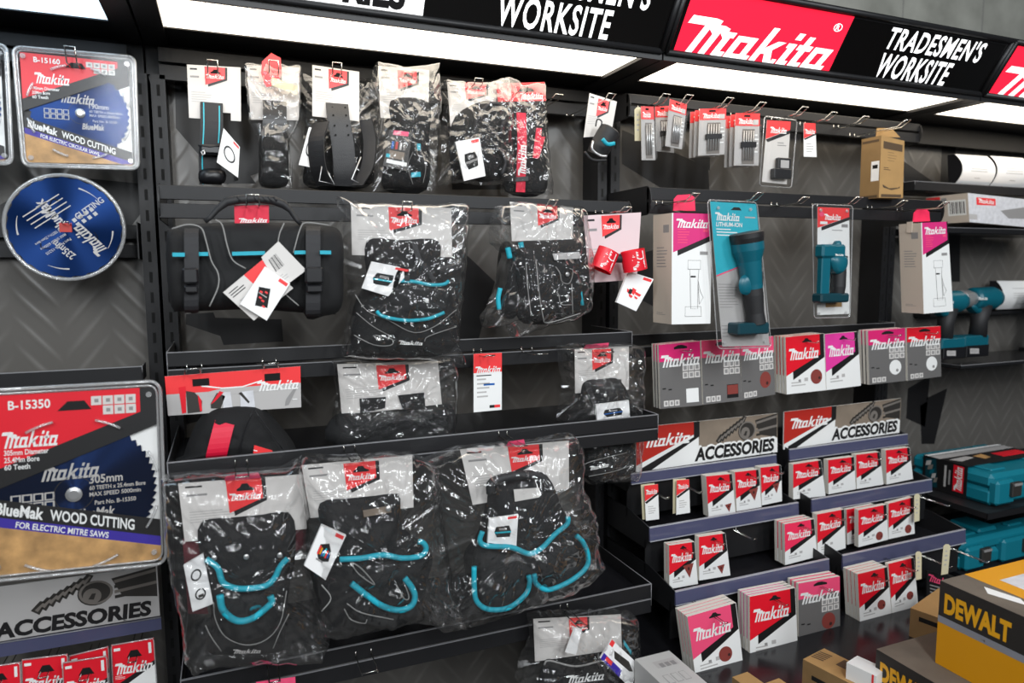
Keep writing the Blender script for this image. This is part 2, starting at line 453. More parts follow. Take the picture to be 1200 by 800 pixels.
# rails and shelves
def bracket(g, x, t, Y, zt, zb, r=.03, yb=1.93):
    zm = (zt+zb)/2; hh = (zt-zb)/2; pts = [(yb, zt+.004), (yb, zb-.004)]
    for k in range(9):
        a = -math.pi/2+math.pi*k/8
        pts.append((Y+.012-math.cos(a)*.022, zm+math.sin(a)*(hh+.004)))
    g.prism([(x, y, z) for y, z in pts], (t, 0, 0), 'dark_metal')
def bar(g, x0, x1, Y, z1, z0, yt=.012):
    g.box((x0, Y, z0), (x1, Y+yt, z1), 'black_metal', bev=.001)
def rail(label, x0, x1, Y, zs, ends=True):
    r = root('hanging_rail', label, 'rail', ((x0+x1)/2, Y, zs[-1][1]), 'hanging rails of the display wall')
    for z1, z0 in zs:
        g = G(); bar(g, x0, x1, Y, z1, z0); g.build('rail_bar', r)
    if ends:
        for x, t in ((x0, .003), (x1-.003, .003)):
            g = G(); bracket(g, x, t, Y, zs[0][0], zs[-1][1]); g.build('end_bracket', r)
    return r
def shelf(label, x0, x1, Y, zs, tray=True, group='black steel shelves', yb=1.93):
    r = root('display_shelf', label, 'shelf', ((x0+x1)/2, Y, zs[-1][1]), group)
    for i, (z1, z0) in enumerate(zs):
        g = G(); bar(g, x0, x1, Y, z1, z0, .004)
        g.box((x0, Y-.0008, z1-.0016), (x1, Y+.004, z1+.0006), 'edge_highlight')  # highlight on the lip's upper edge, painted as a pale strip
        g.build('front_lip' if i == 0 else 'lower_rail', r)
    g = G(); zt = zs[0][1]; g.box((x0+.004, Y+.005, zt-.002), (x1-.004, yb-.002, zt+.001), 'tray_metal'); g.build('tray', r)
    for x, t in ((x0, .002), (x1-.002, .002)):
        g = G(); z1 = zs[0][0]; z0 = zs[-1][1]
        pts = [(yb, z1), (yb, z0), (Y+.03, z0)] + [(Y+.016-.016*math.cos(a)+.0, (z0+.012)+(-.012)*math.cos(a*0)*math.cos(a)) for a in (math.pi*.0,)] + [(Y, z0+.02), (Y, z1)]
        g.prism([(x, y, z) for y, z in pts], (t, 0, 0), 'dark_metal')
        g.tube([(x+t/2, Y-.0005, z0+.02), (x+t/2, Y-.0005, z1), (x+t/2, yb, z1)], .0012, 'edge_highlight', 4)  # painted highlight round the panel's rim
        g.build('side_panel', r)
    return r
def zz(px, ys, Y): return [(P(px, a, Y).z, P(px, b, Y).z) for a, b in ys]
B1, B2 = BAYS[1], BAYS[2]
rail('black twin rail under the canopy light holding tool belts and bagged straps', B1[0], B1[1], 1.93, zz(190, [(55, 72), (75, 93)], 1.93), False)
R2 = rail('black twin rail holding the tool roll and wristband card', B1[0], B1[1], 1.71, zz(186, [(216, 233), (237.5, 255)], 1.71))
shelf('black shelf lip just below the tool roll with hooked goods underneath', *B1, 1.69, zz(197, [(413, 430), (433.5, 452)], 1.69))
shelf('black shelf between the red backpack header and three big bagged pouches', *B1, 1.555, zz(420, [(520, 537.5), (539.5, 556)], 1.555))
shelf('lowest black shelf beneath the three big teal trimmed pouches', *B1, 1.573, zz(500, [(738, 756), (758, 776)], 1.573))
rail('black twin rail holding drill bit packs and brown carton', B2[0]-.02, B2[1], 1.80, zz(732, [(109, 120), (123, 136)], 1.80))
rail('black twin rail holding the torch packs and pink cartons', B2[0]-.01, B2[1], 1.70, zz(762, [(219, 234), (236, 250)], 1.70))
shelf('slim black shelf above the row of sanding disc packs', B2[0], B2[1], 1.86, zz(830, [(388, 400), (402, 414)], 1.86))
B0 = BAYS[0]
rail('black twin rail behind the round blue saw blade', B0[0], B0[1], PX(165, 264, B0[1]).y, zz(165, [(264, 280), (287, 302)], PX(165, 264, B0[1]).y))
rail('black twin rail behind the small boxed saw blade pack', B0[0], B0[1], 1.93, zz(60, [(43, 58), (61, 76)], 1.93), False)
YS0 = PX(167, 429, B0[1]).y
shelf('black shelf above the large saw blade pack', *B0, YS0, zz(165, [(429, 446)], YS0))
B3 = BAYS[3]

# canopy lights with lit signs
SGY = 1.615
_sb = P(968, 85, SGY-.006); _st = PX(1001.7, 17, _sb.x)
SDY, SDZ, SZ0 = _sb.y-_st.y, _st.z-_sb.z, _sb.z
def canopy(i, label, lamp, fill):
    x0, x1 = BAYS[i]; zb = 2.158
    r = root('light_canopy', label, 'sign', ((x0+x1)/2, 1.75, zb), 'lit canopies over the display wall')
    g = G()
    g.box((x0-.03, SGY, zb+.004), (x1+.03, 1.99, zb+.02), 'dark_metal')
    g.box((x0-.03, SGY-.004, zb-.012), (x1+.03, SGY+.004, zb+.02), 'dark_metal')
    g.box((x0-.03, 1.84, zb-.004), (x1+.03, 1.99, zb+.012), 'dark_metal')
    for xa, xb in ((x0-.03, x0+.022), (x1-.022, x1+.03)): g.box((xa, SGY, zb-.010), (xb, 1.99, zb+.02), 'dark_metal')
    g.prism([(x0-.03, SGY, zb+.02), (x0-.03, SGY-SDY-.012, SZ0+SDZ+.012), (x0-.03, SGY-SDY+.01, SZ0+SDZ+.02), (x0-.03, 1.99, SZ0+SDZ), (x0-.03, 1.99, zb+.02)], (x1-x0+.06, 0, 0), 'dark_metal')
    g.build('housing', r)
    g = G(); g.box((x0-.03, 1.975, 2.08), (x1+.03, 1.99, zb), 'dark_metal'); g.build('rear_beam', r)
    g = G(); g.box((x0+.02, SGY+.004, zb-.001), (x1-.02, 1.842, zb+.004), lamp); g.build('diffuser', r)
    q = Q((x0-.025, SGY-.006-SDY, SZ0+SDZ+.006), (x1+.025, SGY-.006-SDY, SZ0+SDZ+.006), (x1+.025, SGY-.006, SZ0-.002), (x0-.025, SGY-.006, SZ0-.002))
    g = G(); q.slab(g, .004, 'sign_black')
    fill(g, q, lambda x: (x-(x0-.025))/(x1-x0+.05)); g.build('sign_face', r)
    g = G()
    for a, b in ((q.at(0, 0, .003), q.at(1, 0, .003)), (q.at(0, 1, .003), q.at(1, 1, .003)), (q.at(0, 0, .003), q.at(0, 1, .003)), (q.at(1, 0, .003), q.at(1, 1, .003))): g.tube([a, b], .008, 'dark_metal', 6)
    g.build('sign_frame', r)
def brush(g, q, u0, u1, v0, vm, v1, rot=0):
    q.mark(g, T("TRADESMEN'S", .022, 0, 1.12), u0-.012, v0, u1-.012, vm-.03, 'sign_white', 2)
    q.mark(g, T("WORKSITE", .022, 0, 1.12), u0, vm+.03, u0+(u1-u0)*.74, v1, 'sign_white', 2)
def sgn_x(px, py):  # x of a point on the lower sign edge
    return P(px, py, SGY).x
def f_left(g, q, U):
    ub = U(sgn_x(494, 18))
    q.rect(g, .02, .02, ub, .98, 'sign_white', 1)
    q.mark(g, T('ACCESSORIES', .045), .06, .5, ub-.035, .93, 'print_black', 2)
    ux = U(sgn_x(578, 30)); brush(g, q, ux, ux+.33, .06, .5, .95)
def f_right(g, q, U):
    u1 = U(sgn_x(968, 86))
    q.rect(g, .018, .02, u1, .98, 'sign_red', 1)
    q.mark(g, LOGO, .03, .42, u1-.015, .97, 'sign_white', 2)
    q.mark(g, RINGG, u1-.045, .2, u1-.02, .33, 'sign_white', 2); q.mark(g, T('R', .02), u1-.038, .225, u1-.027, .305, 'sign_white', 2)
    ux = U(sgn_x(1018, 100)); brush(g, q, ux, ux+.335, .1, .5, .95)
def f_far(g, q, U):
    q.rect(g, .018, .02, .6, .98, 'sign_red', 1); q.mark(g, LOGO, .03, .42, .585, .97, 'sign_white', 2)
def f_none(g, q, U): brush(g, q, .5, .9, .1, .5, .93)
canopy(0, 'light canopy with cool white panel over the saw blades', 'lamp_cool', f_none)
canopy(1, 'light canopy with black on white ACCESSORIES lettering over the tool pouches', 'lamp_white', f_left)
canopy(2, 'light canopy with whole red Makita sign and TRADESMEN\'S WORKSITE', 'lamp_white', f_right)
canopy(3, 'light canopy with only the start of a red Makita sign, over white curved packs', 'lamp_white', f_far)

# shop ceiling lamps behind the camera
def lamp(name, loc, sx, sy, power, col=(1, .97, .93), aim=None):
    ld = bpy.data.lights.new(name, 'AREA'); ld.shape = 'RECTANGLE'; ld.size = sx; ld.size_y = sy; ld.energy = power; ld.color = col
    lo = bpy.data.objects.new(name, ld); COL.objects.link(lo); lo.location = loc
    if aim is not None: lo.rotation_euler = (Vector(aim)-Vector(loc)).to_track_quat('-Z', 'Y').to_euler()
    return lo
for i, (x, y, z) in enumerate(((-1.6, -.9, 3.0), (.4, -.9, 3.0), (2.4, -.9, 3.0), (-.6, -2.4, 2.7), (1.6, -2.4, 2.7))):
    lamp('ceiling_lamp', (x, y, z), .35, 1.2, FILL, (.93, .97, 1), (x*.6+.4, 1.6, 1.2))
w = bpy.data.worlds.new('World'); SC.world = w; w.use_nodes = True
w.node_tree.nodes['Background'].inputs[0].default_value = (.75, .82, .9, 1); w.node_tree.nodes['Background'].inputs[1].default_value = AMB
vs_ = SC.view_settings; vs_.view_transform = 'Standard'; vs_.look = 'None'; vs_.gamma = 1; vs_.exposure = 0; vs_.use_curve_mapping = False
SC.cycles.use_denoising = True; SC.cycles.transparent_max_bounces = 40; SC.cycles.max_bounces = 8
# ------------------------------------------------------------------ item helpers
def hook(px, py, Yf, Yr, holds, up=.024, w=.021, lean=.006, r=.0016):
    c = P(px, py, Yf); a = Vector((w/2, 0, 0)); g = G()
    top = c+Vector((0, -lean, up))
    pts = [Vector((c.x, Yr, c.z))-a, c-a, top-a, top+a, c+a, Vector((c.x, Yr, c.z))+a]
    g.tube(pts, r, 'chrome', 6)
    for s_ in (-1, 1): g.tube([Vector((c.x, Yr, c.z))+a*s_, Vector((c.x, Yr+.001, c.z+.012))+a*s_], r, 'chrome', 6)
    return tag(g.build('wire_hook'), ('chrome wire hook holding %s' % holds) if holds[:5] != 'empty' else holds, 'hook', 'wire hooks on the rails')
def flag(g, q, u0, v0, u1, v1, red='red2', sh=.12, lay=1):
    w, h = u1-u0, v1-v0
    q.poly(g, [(u0+.1*w, v0), (u1+sh*w, v0), (u1+sh*w*.9, v0+.7*h), (u0+.16*w, v1+.1*h), (u0+.12*w, v0+.8*h)], 'print_black', lay)
    q.poly(g, [(u0, v0), (u1, v0), (u1, v0+.62*h), (u0+.02*w, v1)], red, lay+1)
    q.mark(g, LOGO, u0+.06*w, v0+.42*h, u1-.05*w, v0+.64*h, 'white', lay+2)
    q.poly(g, [(u0+.28*w, v0+.3*h), (u0+.38*w, v0+.24*h), (u0+.44*w, v0+.14*h), (u0+.6*w, v0+.14*h), (u0+.66*w, v0+.24*h), (u0+.78*w, v0+.3*h), (u0+.78*w, v0+.36*h), (u0+.28*w, v0+.36*h)], 'slot', lay+2)
def header(r, px4, Y, fl, notch=None, m='card', t=.0012, text=True, name='header_card', redflap=None):
    q = QP(px4, Y); g = G()
    if notch:
        u0, u1, v = notch; uv = [(0, 0), (1, 0), (1, 1), (u1, 1), (u1, v), (u0, v), (u0, 1), (0, 1)]
        # concave card: three convex pieces
        for uvp in ([(0, 0), (1, 0), (1, v), (0, v)], [(0, v), (u0, v), (u0, 1), (0, 1)], [(u1, v), (1, v), (1, 1), (u1, 1)]): q.slab(g, t, m, None, uvp)
    else: q.slab(g, t, m)
    if fl: flag(g, q, *fl)
    if text:
        q.lines(g, .05, .06, .25, .12, 1, 'print_black', 1, .5); q.lines(g, .05, .2, .3, .26, 1, 'print_grey', 1, .6)
        q.lines(g, .06, .5, .46, .72, 5, 'print_light', 1, .3)
    if redflap:
        a, b = redflap; g.prism([q.at(a, .0, .004), q.at(b, .0, .004), q.at(b-.02, -.12, .012), q.at(a+.02, -.1, .014)], (0, .0008, 0), 'rose')
    return g.build(name, r), q
def swing(r, px4, Y, pic='fabric2', t=.006, red=True, name='swing_tag', accent='teal_print', kind='pouch'):
    q = QP(px4, Y); g = G(); q.slab(g, t, 'tag_white')
    if red: q.rect(g, .62, .03, .95, .11, 'red2')
    if kind == 'pouch':
        q.poly(g, [(.25, .35), (.7, .32), (.78, .5), (.75, .7), (.3, .75), (.2, .55)], pic, 1)
        q.poly(g, [(.22, .55), (.78, .5), (.78, .56), (.22, .61)], accent, 2)
        q.rect(g, .36, .4, .62, .48, 'print_grey', 2)
    elif kind == 'rings':
        q.mark(g, ring_glyph(20, .72), .22, .2, .75, .43, 'print_black', 1); q.mark(g, ring_glyph(20, .72), .25, .6, .78, .83, 'print_black', 1)
        q.rect(g, .4, .72, .66, .78, 'photo_dark', 2)
    elif kind == 'tools':
        q.poly(g, [(.25, .4), (.55, .3), (.75, .45), (.8, .65), (.45, .75), (.25, .6)], 'fabric2', 1)
        for i, c_ in enumerate(('red2', 'yellow', 'blue_print', 'teal_print', 'red2', 'blue_print')):
            q.rect(g, .26+.08*i, .42+.03*(i % 3), .32+.08*i, .62-.02*(i % 2), c_, 2)
        q.rect(g, .3, .7, .6, .74, 'print_grey', 2)
    elif kind == 'oval':
        q.mark(g, ring_glyph(20, .78), .2, .3, .8, .75, 'print_black', 1)
    elif kind == 'roll':
        q.poly(g, [(.2, .45), (.55, .35), (.8, .75), (.42, .85)], 'fabric2', 1)
        for u, v in ((.3, .5), (.45, .45), (.5, .65), (.62, .75), (.38, .62)): q.rect(g, u, v, u+.1, v+.04, 'red2', 2)
        q.rect(g, .3, .55, .6, .57, 'print_light', 2)
    elif kind == 'splash':
        for u, v, w_, h_ in ((.2, .5, .25, .12), (.4, .42, .18, .2), (.55, .5, .3, .1), (.35, .62, .2, .1), (.6, .62, .18, .08)): q.poly(g, [(u, v), (u+w_, v+.03), (u+w_*.9, v+h_), (u+.05, v+h_*.8)], 'red2', 2)
        q.rect(g, .3, .48, .44, .62, 'print_black', 3)
    return g.build(name, r)
def film(r, px, Y, d, seed=1, rings=22, sub=8, nz=.012, ns=26., m='film', back=.03, name='plastic_bag'):
    rn = random.Random(seed); pts = [P(x+rn.uniform(-.8, .8), y+rn.uniform(-.8, .8), Y) for x, y in px]
    # walk the outline and add small pinches of the plastic
    dense = []
    for i, a in enumerate(pts):
        b = pts[(i+1) % len(pts)]; k = max(1, int((b-a).length/.012))
        for j in range(k):
            p_ = a.lerp(b, j/k); o = Vector((rn.gauss(0, .001), rn.gauss(0, .0025), rn.gauss(0, .001))); dense.append(p_+o if j else p_)
    g = G(); g.pillow(dense, d, m, 46, 2, 3.0, nz, ns, seed, back, q=.42, crease=True)
    return g.build(name, r)
def piping(r, px, Y, rad=.0042, m='teal_trim', name='piping', sub=5, n=8):
    g = G(); g.tube(PP(px, Y), rad, m, n, sub=sub); return g.build(name, r)
def seams(r, paths, Y, rad=.0007, m='seam', name='seam'):
    g = G()
    for p_ in paths: g.tube(PP(p_, Y), rad, m, 4, sub=4)
    return g.build(name, r)
def body(r, px, Y, d, m='fabric', name='pouch', seed=1, nz=.004, ns=22., back=.012, sub=4, p=2.6, rings=10, q=.5):
    g = G(); g.pillow(PP(px, Y), d, m, rings, sub, p, nz, ns, seed, back, q=q); return g.build(name, r)
def logo_patch(r, px4, Y, m='white', name='logo_print', backm=None):
    q = QP(px4, Y); g = G()
    if backm: q.slab(g, .001, backm)
    q.mark(g, LOGO, .04, .1, .96, .9, m, 1); return g.build(name, r)
def studs(r, px, Y, rad=.004, m='steel', name='stud'):
    for x, y in px:
        g = G(); g.lathe(P(x, y, Y), (0, -1, 0), [(0, rad), (.0015, rad), (.003, rad*.5)], m, 10); g.build(name, r)

# ------------------------------------------------------------------ left bay, top row
YR1, YI = 1.93, 1.83
# belt with teal edge
r = root('work_belt', 'black web belt with thin teal stripe on a grey card, leftmost of the top row', 'belt', P(250, 85, YI), 'belts and bags on the top rail')
_, q = header(r, [(219, 75.5), (282, 79), (282.5, 142), (221.5, 138)], YI, (.32, .02, .70, .36), (.26, .8, .86))
qc = q; g = G(); q.mark(g, ring_glyph(24, .93), .56, .42, .95, .6, 'white', 1); g.build('card_oval', r)
g = G(); g.ribbon([P(248, 120, YI-.006), P(248, 150, YI-.012), P(246, 185, YI-.008), P(247, 216, YI)], (.0245, 0, 0), (0, .004, 0), 'strap', 4); bl = g.build('belt', r)
g = G(); g.ribbon([P(238.6, 120, YI-.0068), P(238.8, 150, YI-.0128), P(237, 185, YI-.0088), P(238, 216, YI-.0008)], (.0013, 0, 0), (0, .001, 0), 'teal_print', 4)
g.ribbon([P(257, 124, YI-.0068), P(257, 150, YI-.0128), P(255, 180, YI-.0088)], (.0013, 0, 0), (0, .001, 0), 'teal_print', 4); g.build('teal_edge', bl)
g = G(); g.box(P(233, 168, YI-.03), P(262, 184, YI-.004), 'plastic_black', bev=.006); g.tube(PP([(232, 170), (246, 172), (262, 170)], YI-.03), .002, 'rubber', 6); g.tube(PP([(236, 178), (239, 176), (240, 180), (237, 182)], YI-.034), .0022, 'steel', 6, True); g.build('buckle', r)
g = G(); g.pillow(PP([(234, 200), (250, 197), (264, 201), (263, 214), (248, 216), (234, 213)], YI-.006), .02, 'plastic_black', 6, 3); g.build('belt_loop', r)
swing(r, [(262, 150), (281, 172), (279, 208), (254, 190)], YI-.045, kind='oval', t=.008)
hook(249.5, 84, YI-.045, YR1, 'the teal striped web belt')

# bagged black strap
r = root('bagged_strap', 'crumpled clear bag with broad black strap and torn red tab, second of the top row', 'bag', P(318, 85, YI), 'belts and bags on the top rail')
header(r, [(289, 76), (351, 79), (350, 141), (294, 140)], YI, (.3, .0, .62, .36))
g = G(); g.ribbon([P(322, 118, YI-.008), P(322, 140, YI-.022), P(320, 165, YI-.02), P(321, 195, YI-.02), P(322, 217, YI-.01)], (.027, 0, 0), (0, .005, 0), 'plastic_black', 5); g.build('strap', r)
body(r, [(306, 160), (336, 155), (338, 190), (336, 217), (306, 217), (304, 190)], YI-.01, .025, 'fabric', 'folded_strap', 3)
g = G(); g.prism(PP([(307, 72), (318, 62), (329, 68), (330, 88), (322, 100), (312, 102), (306, 86)], YI-.03), (0, .001, 0), 'red2'); g.prism(PP([(318, 90), (350, 101), (348, 111), (318, 100)], YI-.034), (0, .001, 0), 'cream'); g.build('red_tab', r)
film(r, [(285, 73), (318, 75), (353, 77), (352, 140), (345, 155), (338, 170), (343, 200), (342, 219), (304, 219), (305, 195), (303, 165), (300, 150), (292, 140)], YI-.012, .03, 2)
hook(321, 84, YI-.05, YR1, 'the bagged broad black strap')

# leather belt on a card
r = root('leather_belt', 'black leather belt with two rows of punched holes on a grey card', 'belt', P(393, 85, YI), 'belts and bags on the top rail')
_, q = header(r, [(366, 76), (421, 84), (421, 142), (366, 136)], YI, (.34, .03, .73, .42))
g = G(); path = [P(395, 121, YI-.004), P(397, 140, YI-.02), P(402, 170, YI-.024), (P(404, 200, YI-.02)), P(404, 218, YI-.01)]
g.ribbon(path, (.0275, 0, 0), (0, .004, 0), 'leather', 6); b_ = g.build('belt', r)
g = G()
for i, yy in enumerate((125, 134, 146, 157)):
    for dx in (-7.5, 7.5): g.lathe(P(397+(yy-125)*.12+dx, yy+1, YI-.0065-[.002, .012, .018, .02][i]), (0, -1, 0), [(0, .0025), (.0005, .0025)], 'slot', 8)
g.build('punched_hole', b_)
g = G(); g.ribbon([P(376, 143, YI-.03), P(370, 165, YI-.045), P(372, 195, YI-.04), P(380, 217, YI-.02)], (.016, -.02, 0), (.003, .003, 0), 'leather', 5); g.ribbon([P(428, 140, YI-.0), P(433, 165, YI-.01), P(430, 195, YI-.02), P(418, 217, YI-.02)], (.014, -.01, 0), (.003, .003, 0), 'leather', 5); g.build('belt_end', r)
g = G(); g.tube(PP([(378, 192), (374, 212), (392, 216), (380, 194)], YI-.05), .0016, 'steel', 5); g.tube(PP([(423, 184), (412, 210), (420, 214)], YI-.05), .0016, 'steel', 5); g.build('buckle', r)
swing(r, [(362, 149), (374, 150), (369, 197), (350, 193)], YI-.01, kind='oval', t=.004)
hook(395, 86, YI-.04, YR1, 'the punched leather belt')
# bag behind belt
r = root('bagged_tool_frog', 'clear bag half hidden behind the punched leather belt', 'bag', P(385, 90, 1.90), 'belts and bags on the top rail')
body(r, [(366, 160), (430, 150), (438, 190), (430, 219), (362, 219), (358, 190)], 1.89, .03, 'fabric', 'pouch', 5)
film(r, [(352, 84), (440, 92), (446, 100), (444, 219), (352, 219), (356, 150)], 1.885, .036, 3)

# bagged tool holder with teal
r = root('bagged_tool_holder', 'clear bag holding black tool holder with coloured picture tag and teal tabs', 'bag', P(476, 85, YI), 'belts and bags on the top rail')
header(r, [(443, 77), (503, 82), (502, 140), (446, 138)], YI, (.37, .05, .75, .42))
body(r, [(458, 118), (502, 120), (503, 160), (500, 222), (452, 222), (452, 190), (462, 160)], YI-.004, .04, 'fabric', 'tool_holder', 7)
g = G(); g.ribbon([P(489, 172, YI-.055), P(493, 172, YI-.053)], (0, 0, .008), (0, .003, 0), 'teal_trim'); g.ribbon([P(482, 205, YI-.05), P(493, 204, YI-.05)], (0, 0, .006), (0, .003, 0), 'teal_trim'); g.build('teal_tab', r)
seams(r, [[(484, 178), (478, 195), (484, 216)], [(494, 178), (499, 195), (496, 214)]], YI-.05)
q = QP([(456, 152), (483, 155), (477, 200), (449, 194)], YI-.052); g = G(); q.slab(g, .004, 'photo_dark'); q.rect(g, .2, .0, .85, .12, 'rose'); q.rect(g, .15, .55, .8, .75, 'photo_brown'); q.rect(g, .1, .8, .95, .9, 'white'); q.rect(g, .05, .65, .2, .75, 'teal_print', 2)
for i in range(4): q.rect(g, .2+.17*i, .3, .3+.17*i, .5, ('blue_print', 'darkred', 'print_light', 'photo_mid')[i], 2)
g.build('picture_tag', r)
film(r, [(442, 73), (478, 79), (515, 74), (516, 120), (512, 180), (509, 223), (440, 223), (438, 190), (443, 140), (436, 100)], YI-.014, .05, 4)
hook(478, 91, YI-.05, YR1, 'the bagged tool holder with teal tabs', up=.012)

# bagged holster with white tag
r = root('bagged_holster', 'crinkled clear bag of black webbing with white pouch picture tag', 'bag', P(555, 95, YI), 'belts and bags on the top rail')
header(r, [(524, 96), (582, 99), (580, 150), (528, 148)], YI, (.35, .0, .78, .38))
body(r, [(534, 136), (575, 118), (590, 150), (596, 205), (540, 208), (528, 180)], YI-.004, .045, 'fabric', 'holster', 9, nz=.008)
g = G(); g.tube(PP([(556, 160), (560, 138), (575, 122), (592, 128), (586, 160)], YI-.05), .005, 'strap', 6, sub=5); g.tube(PP([(575, 165), (592, 185), (588, 205)], YI-.05), .005, 'strap', 6, sub=5); g.build('strap', r)
swing(r, [(534, 166), (562, 161), (569, 206), (544, 212)], YI-.06, kind='pouch', accent='print_grey')
film(r, [(520, 93), (560, 96), (594, 91), (601, 120), (598, 160), (602, 214), (570, 216), (545, 212), (516, 218), (522, 195), (520, 150), (524, 120)], YI-.016, .052, 5, nz=.016)
hook(560.5, 99, YI-.06, YR1, 'the bagged black holster with white tag', up=.014)

# red strap in printed bag
r = root('bagged_red_strap', 'clear bag with orange red printed header holding red and black braces', 'bag', P(612, 100, YI), 'belts and bags on the top rail')
q = QP([(582, 98), (638, 96), (640, 118), (584, 119)], YI-.03); g = G(); q.slab(g, .001, 'red2'); q.mark(g, LOGO, .45, .55, .95, .92, 'white'); q.poly(g, [(.4, .5), (.48, .3), (.6, .25), (.72, .3), (.78, .5)], 'slot'); g.build('header_print', r)
body(r, [(592, 135), (636, 130), (640, 180), (638, 226), (594, 224), (590, 180)], YI+.002, .02, 'fabric', 'braces', 11)
g = G(); g.ribbon([P(611, 132, YI-.03), P(612, 170, YI-.034), P(610, 225, YI-.03)], (.0135, 0, 0), (0, .003, 0), 'crimson', 4); b_ = g.build('red_strap', r)
q = QP([(605, 170), (619, 169), (618, 205), (605, 206)], YI-.0365); g = G(); q.mark(g, ([(y, 1-x) for x, y in LOGO[0]] and [(1-y, x) for x, y in LOGO[0]], LOGO[1]), .15, .0, .85, 1, 'white'); g.build('logo_print', b_)
g = G(); g.ribbon([P(632, 150, YI-.02), P(628, 185, YI-.03), P(636, 160, YI-.02)], (.008, 0, 0), (0, .003, 0), 'crimson', 4); g.build('red_strap', r)
g = G(); g.ribbon([P(604, 210, YI-.036), P(619, 209, YI-.036)], (0, 0, .006), (0, .003, 0), 'plastic_black'); g.build('slider', r)
film(r, [(580, 96), (595, 90), (610, 97), (638, 96), (641, 140), (644, 190), (647, 228), (592, 226), (588, 180), (582, 140)], YI-.018, .03, 6, nz=.008)
hook(613.5, 107, YI-.06, YR1, 'the bagged red braces', up=.012)
hook(650, 117, YI-.03, YR1, 'empty chrome wire hook at the right end of the left top rail', up=.008, lean=.03)

# torch holder
r = root('torch_holder', 'small black loop holder with teal band hanging from a grey card', 'tool holder', P(705, 112, 1.72), 'belts and bags on the top rail')
header(r, [(691, 109), (723, 119), (716, 158), (684, 161)], 1.74, (.33, .06, .72, .5))
g = G(); c0, c1 = P(716, 150, 1.70), P(697, 184, 1.72); g.lathe(c0, c1-c0, [(0, .022), (.004, .029), (.02, .03), (.06, .03), (.085, .026)], 'rubber', 16); g.build('loop_body', r)
g = G(); g.tube(PP([(706, 163), (712, 169), (720, 168)], 1.655), .0055, 'teal_trim', 6, sub=4); g.build('teal_band', r)
g = G(); g.tube(PP([(695, 165), (694, 175), (703, 182), (711, 183)], 1.67), .0035, 'steel', 6, sub=5); g.tube(PP([(685, 178), (694, 187), (710, 188)], 1.67), .004, 'rubber', 6, sub=5); g.tube(PP([(698, 148), (700, 140), (705, 142), (704, 150)], 1.70), .002, 'rubber', 6, sub=5); g.build('wire_loop', r)
hook(713, 117, 1.70, YR1, 'the small torch loop holder', up=.012, lean=.02)
def M(o, s):  # crop-pixel list -> photo pixels
    return lambda pts: [(o[0]+x/s, o[1]+y/s) for x, y in pts]
# ------------------------------------------------------------------ tool roll on the second rail
a = M((180, 220), 4); Y = 1.60
r = root('tool_roll', 'black rolled tool bag with teal stripe, carry handle and white swing tags', 'tool bag', P(298, 240, Y))
body(r, a([(85, 215), (110, 180), (260, 165), (450, 160), (640, 165), (820, 178), (852, 215), (858, 400), (850, 570), (820, 592), (460, 570), (130, 580), (92, 560), (80, 400)]), Y, .05, 'fabric2', 'bag_body', 2, nz=.006, ns=14, back=.07, p=5, rings=12)
F = Y-.052
g = G(); g.pillow(PP(a([(60, 230), (80, 190), (140, 200), (205, 215), (215, 560), (140, 575), (85, 560), (62, 400)]), Y-.03), .035, 'fabric', 8, 4, 4, .004, 20, 3, .02); g.build('end_pocket', r)
g = G(); g.pillow(PP(a([(705, 215), (790, 190), (850, 185), (888, 240), (890, 400), (880, 560), (800, 600), (705, 585)]), Y-.03), .035, 'fabric', 8, 4, 4, .004, 20, 4, .02); g.build('end_pocket', r)
for nm, x0, x1, yt, yb, bx0, bx1, b0, b1 in (('l', 145, 212, 190, 585, 133, 216, 375, 492), ('r', 716, 783, 180, 603, 706, 796, 370, 490)):
    g = G(); xm = (x0+x1)/2; hw = (P(*a([(x1, 400)])[0], F).x-P(*a([(x0, 400)])[0], F).x)/2
    g.ribbon([P(*a([(xm, yt)])[0], F+.012), P(*a([(xm-2, yt+40)])[0], F-.018), P(*a([(xm, 400)])[0], F-.026), P(*a([(xm-2, yb-30)])[0], F-.018), P(*a([(xm, yb)])[0], F+.01)], (hw, 0, 0), (0, .003, 0), 'strap', 4)
    st = g.build('closing_strap', r)
    g = G(); c = a([(bx0, b0), (bx1, b1)]); A, B = P(*c[0], F-.03), P(*c[1], F-.03)
    zc = B.z+(A.z-B.z)*.3
    g.box((A.x, A.y-.012, A.z), (B.x, A.y+.006, zc+.003), 'plastic_black', bev=.004); g.box((A.x+.002, A.y-.008, zc), (B.x-.002, A.y+.004, B.z), 'plastic_black', bev=.003); g.build('buckle', st)
g = G()
for x0, y0, x1, y1 in ((88, 313, 146, 313), (212, 310, 256, 310), (368, 309, 522, 305), (660, 303, 714, 302), (780, 302, 832, 303)):
    p0, p1 = a([(x0, y0), (x1, y1)]); off = .028 if x0 in (88, 780) else .012
    g = G(); g.ribbon([P(*p0, F-off-.006), P(*p1, F-off-.006)], (0, 0, .0038), (0, .004, 0), 'teal_trim'); g.build('teal_stripe', r)
for pth in ([(85, 192), (160, 172), (222, 187), (245, 245), (270, 340), (302, 400), (302, 465), (262, 556)], [(290, 148), (322, 175), (345, 270), (372, 340), (432, 378)], [(612, 165), (592, 210), (583, 255)], [(820, 175), (720, 163), (688, 190), (655, 305)], [(560, 440), (620, 500), (680, 552)]):
    seams(r, [a(pth)], F-.014, .0017, name='piping')
g = G(); h = a([(240, 158), (265, 140), (300, 100), (340, 66), (400, 55), (480, 50), (560, 58), (610, 78), (640, 105), (670, 150), (690, 170)]); g.tube(PP(h, F+.02), [.005, .005, .006, .009, .0095, .0095, .0095, .009, .006, .005, .005], 'rubber', 10); hd = g.build('handle', r)
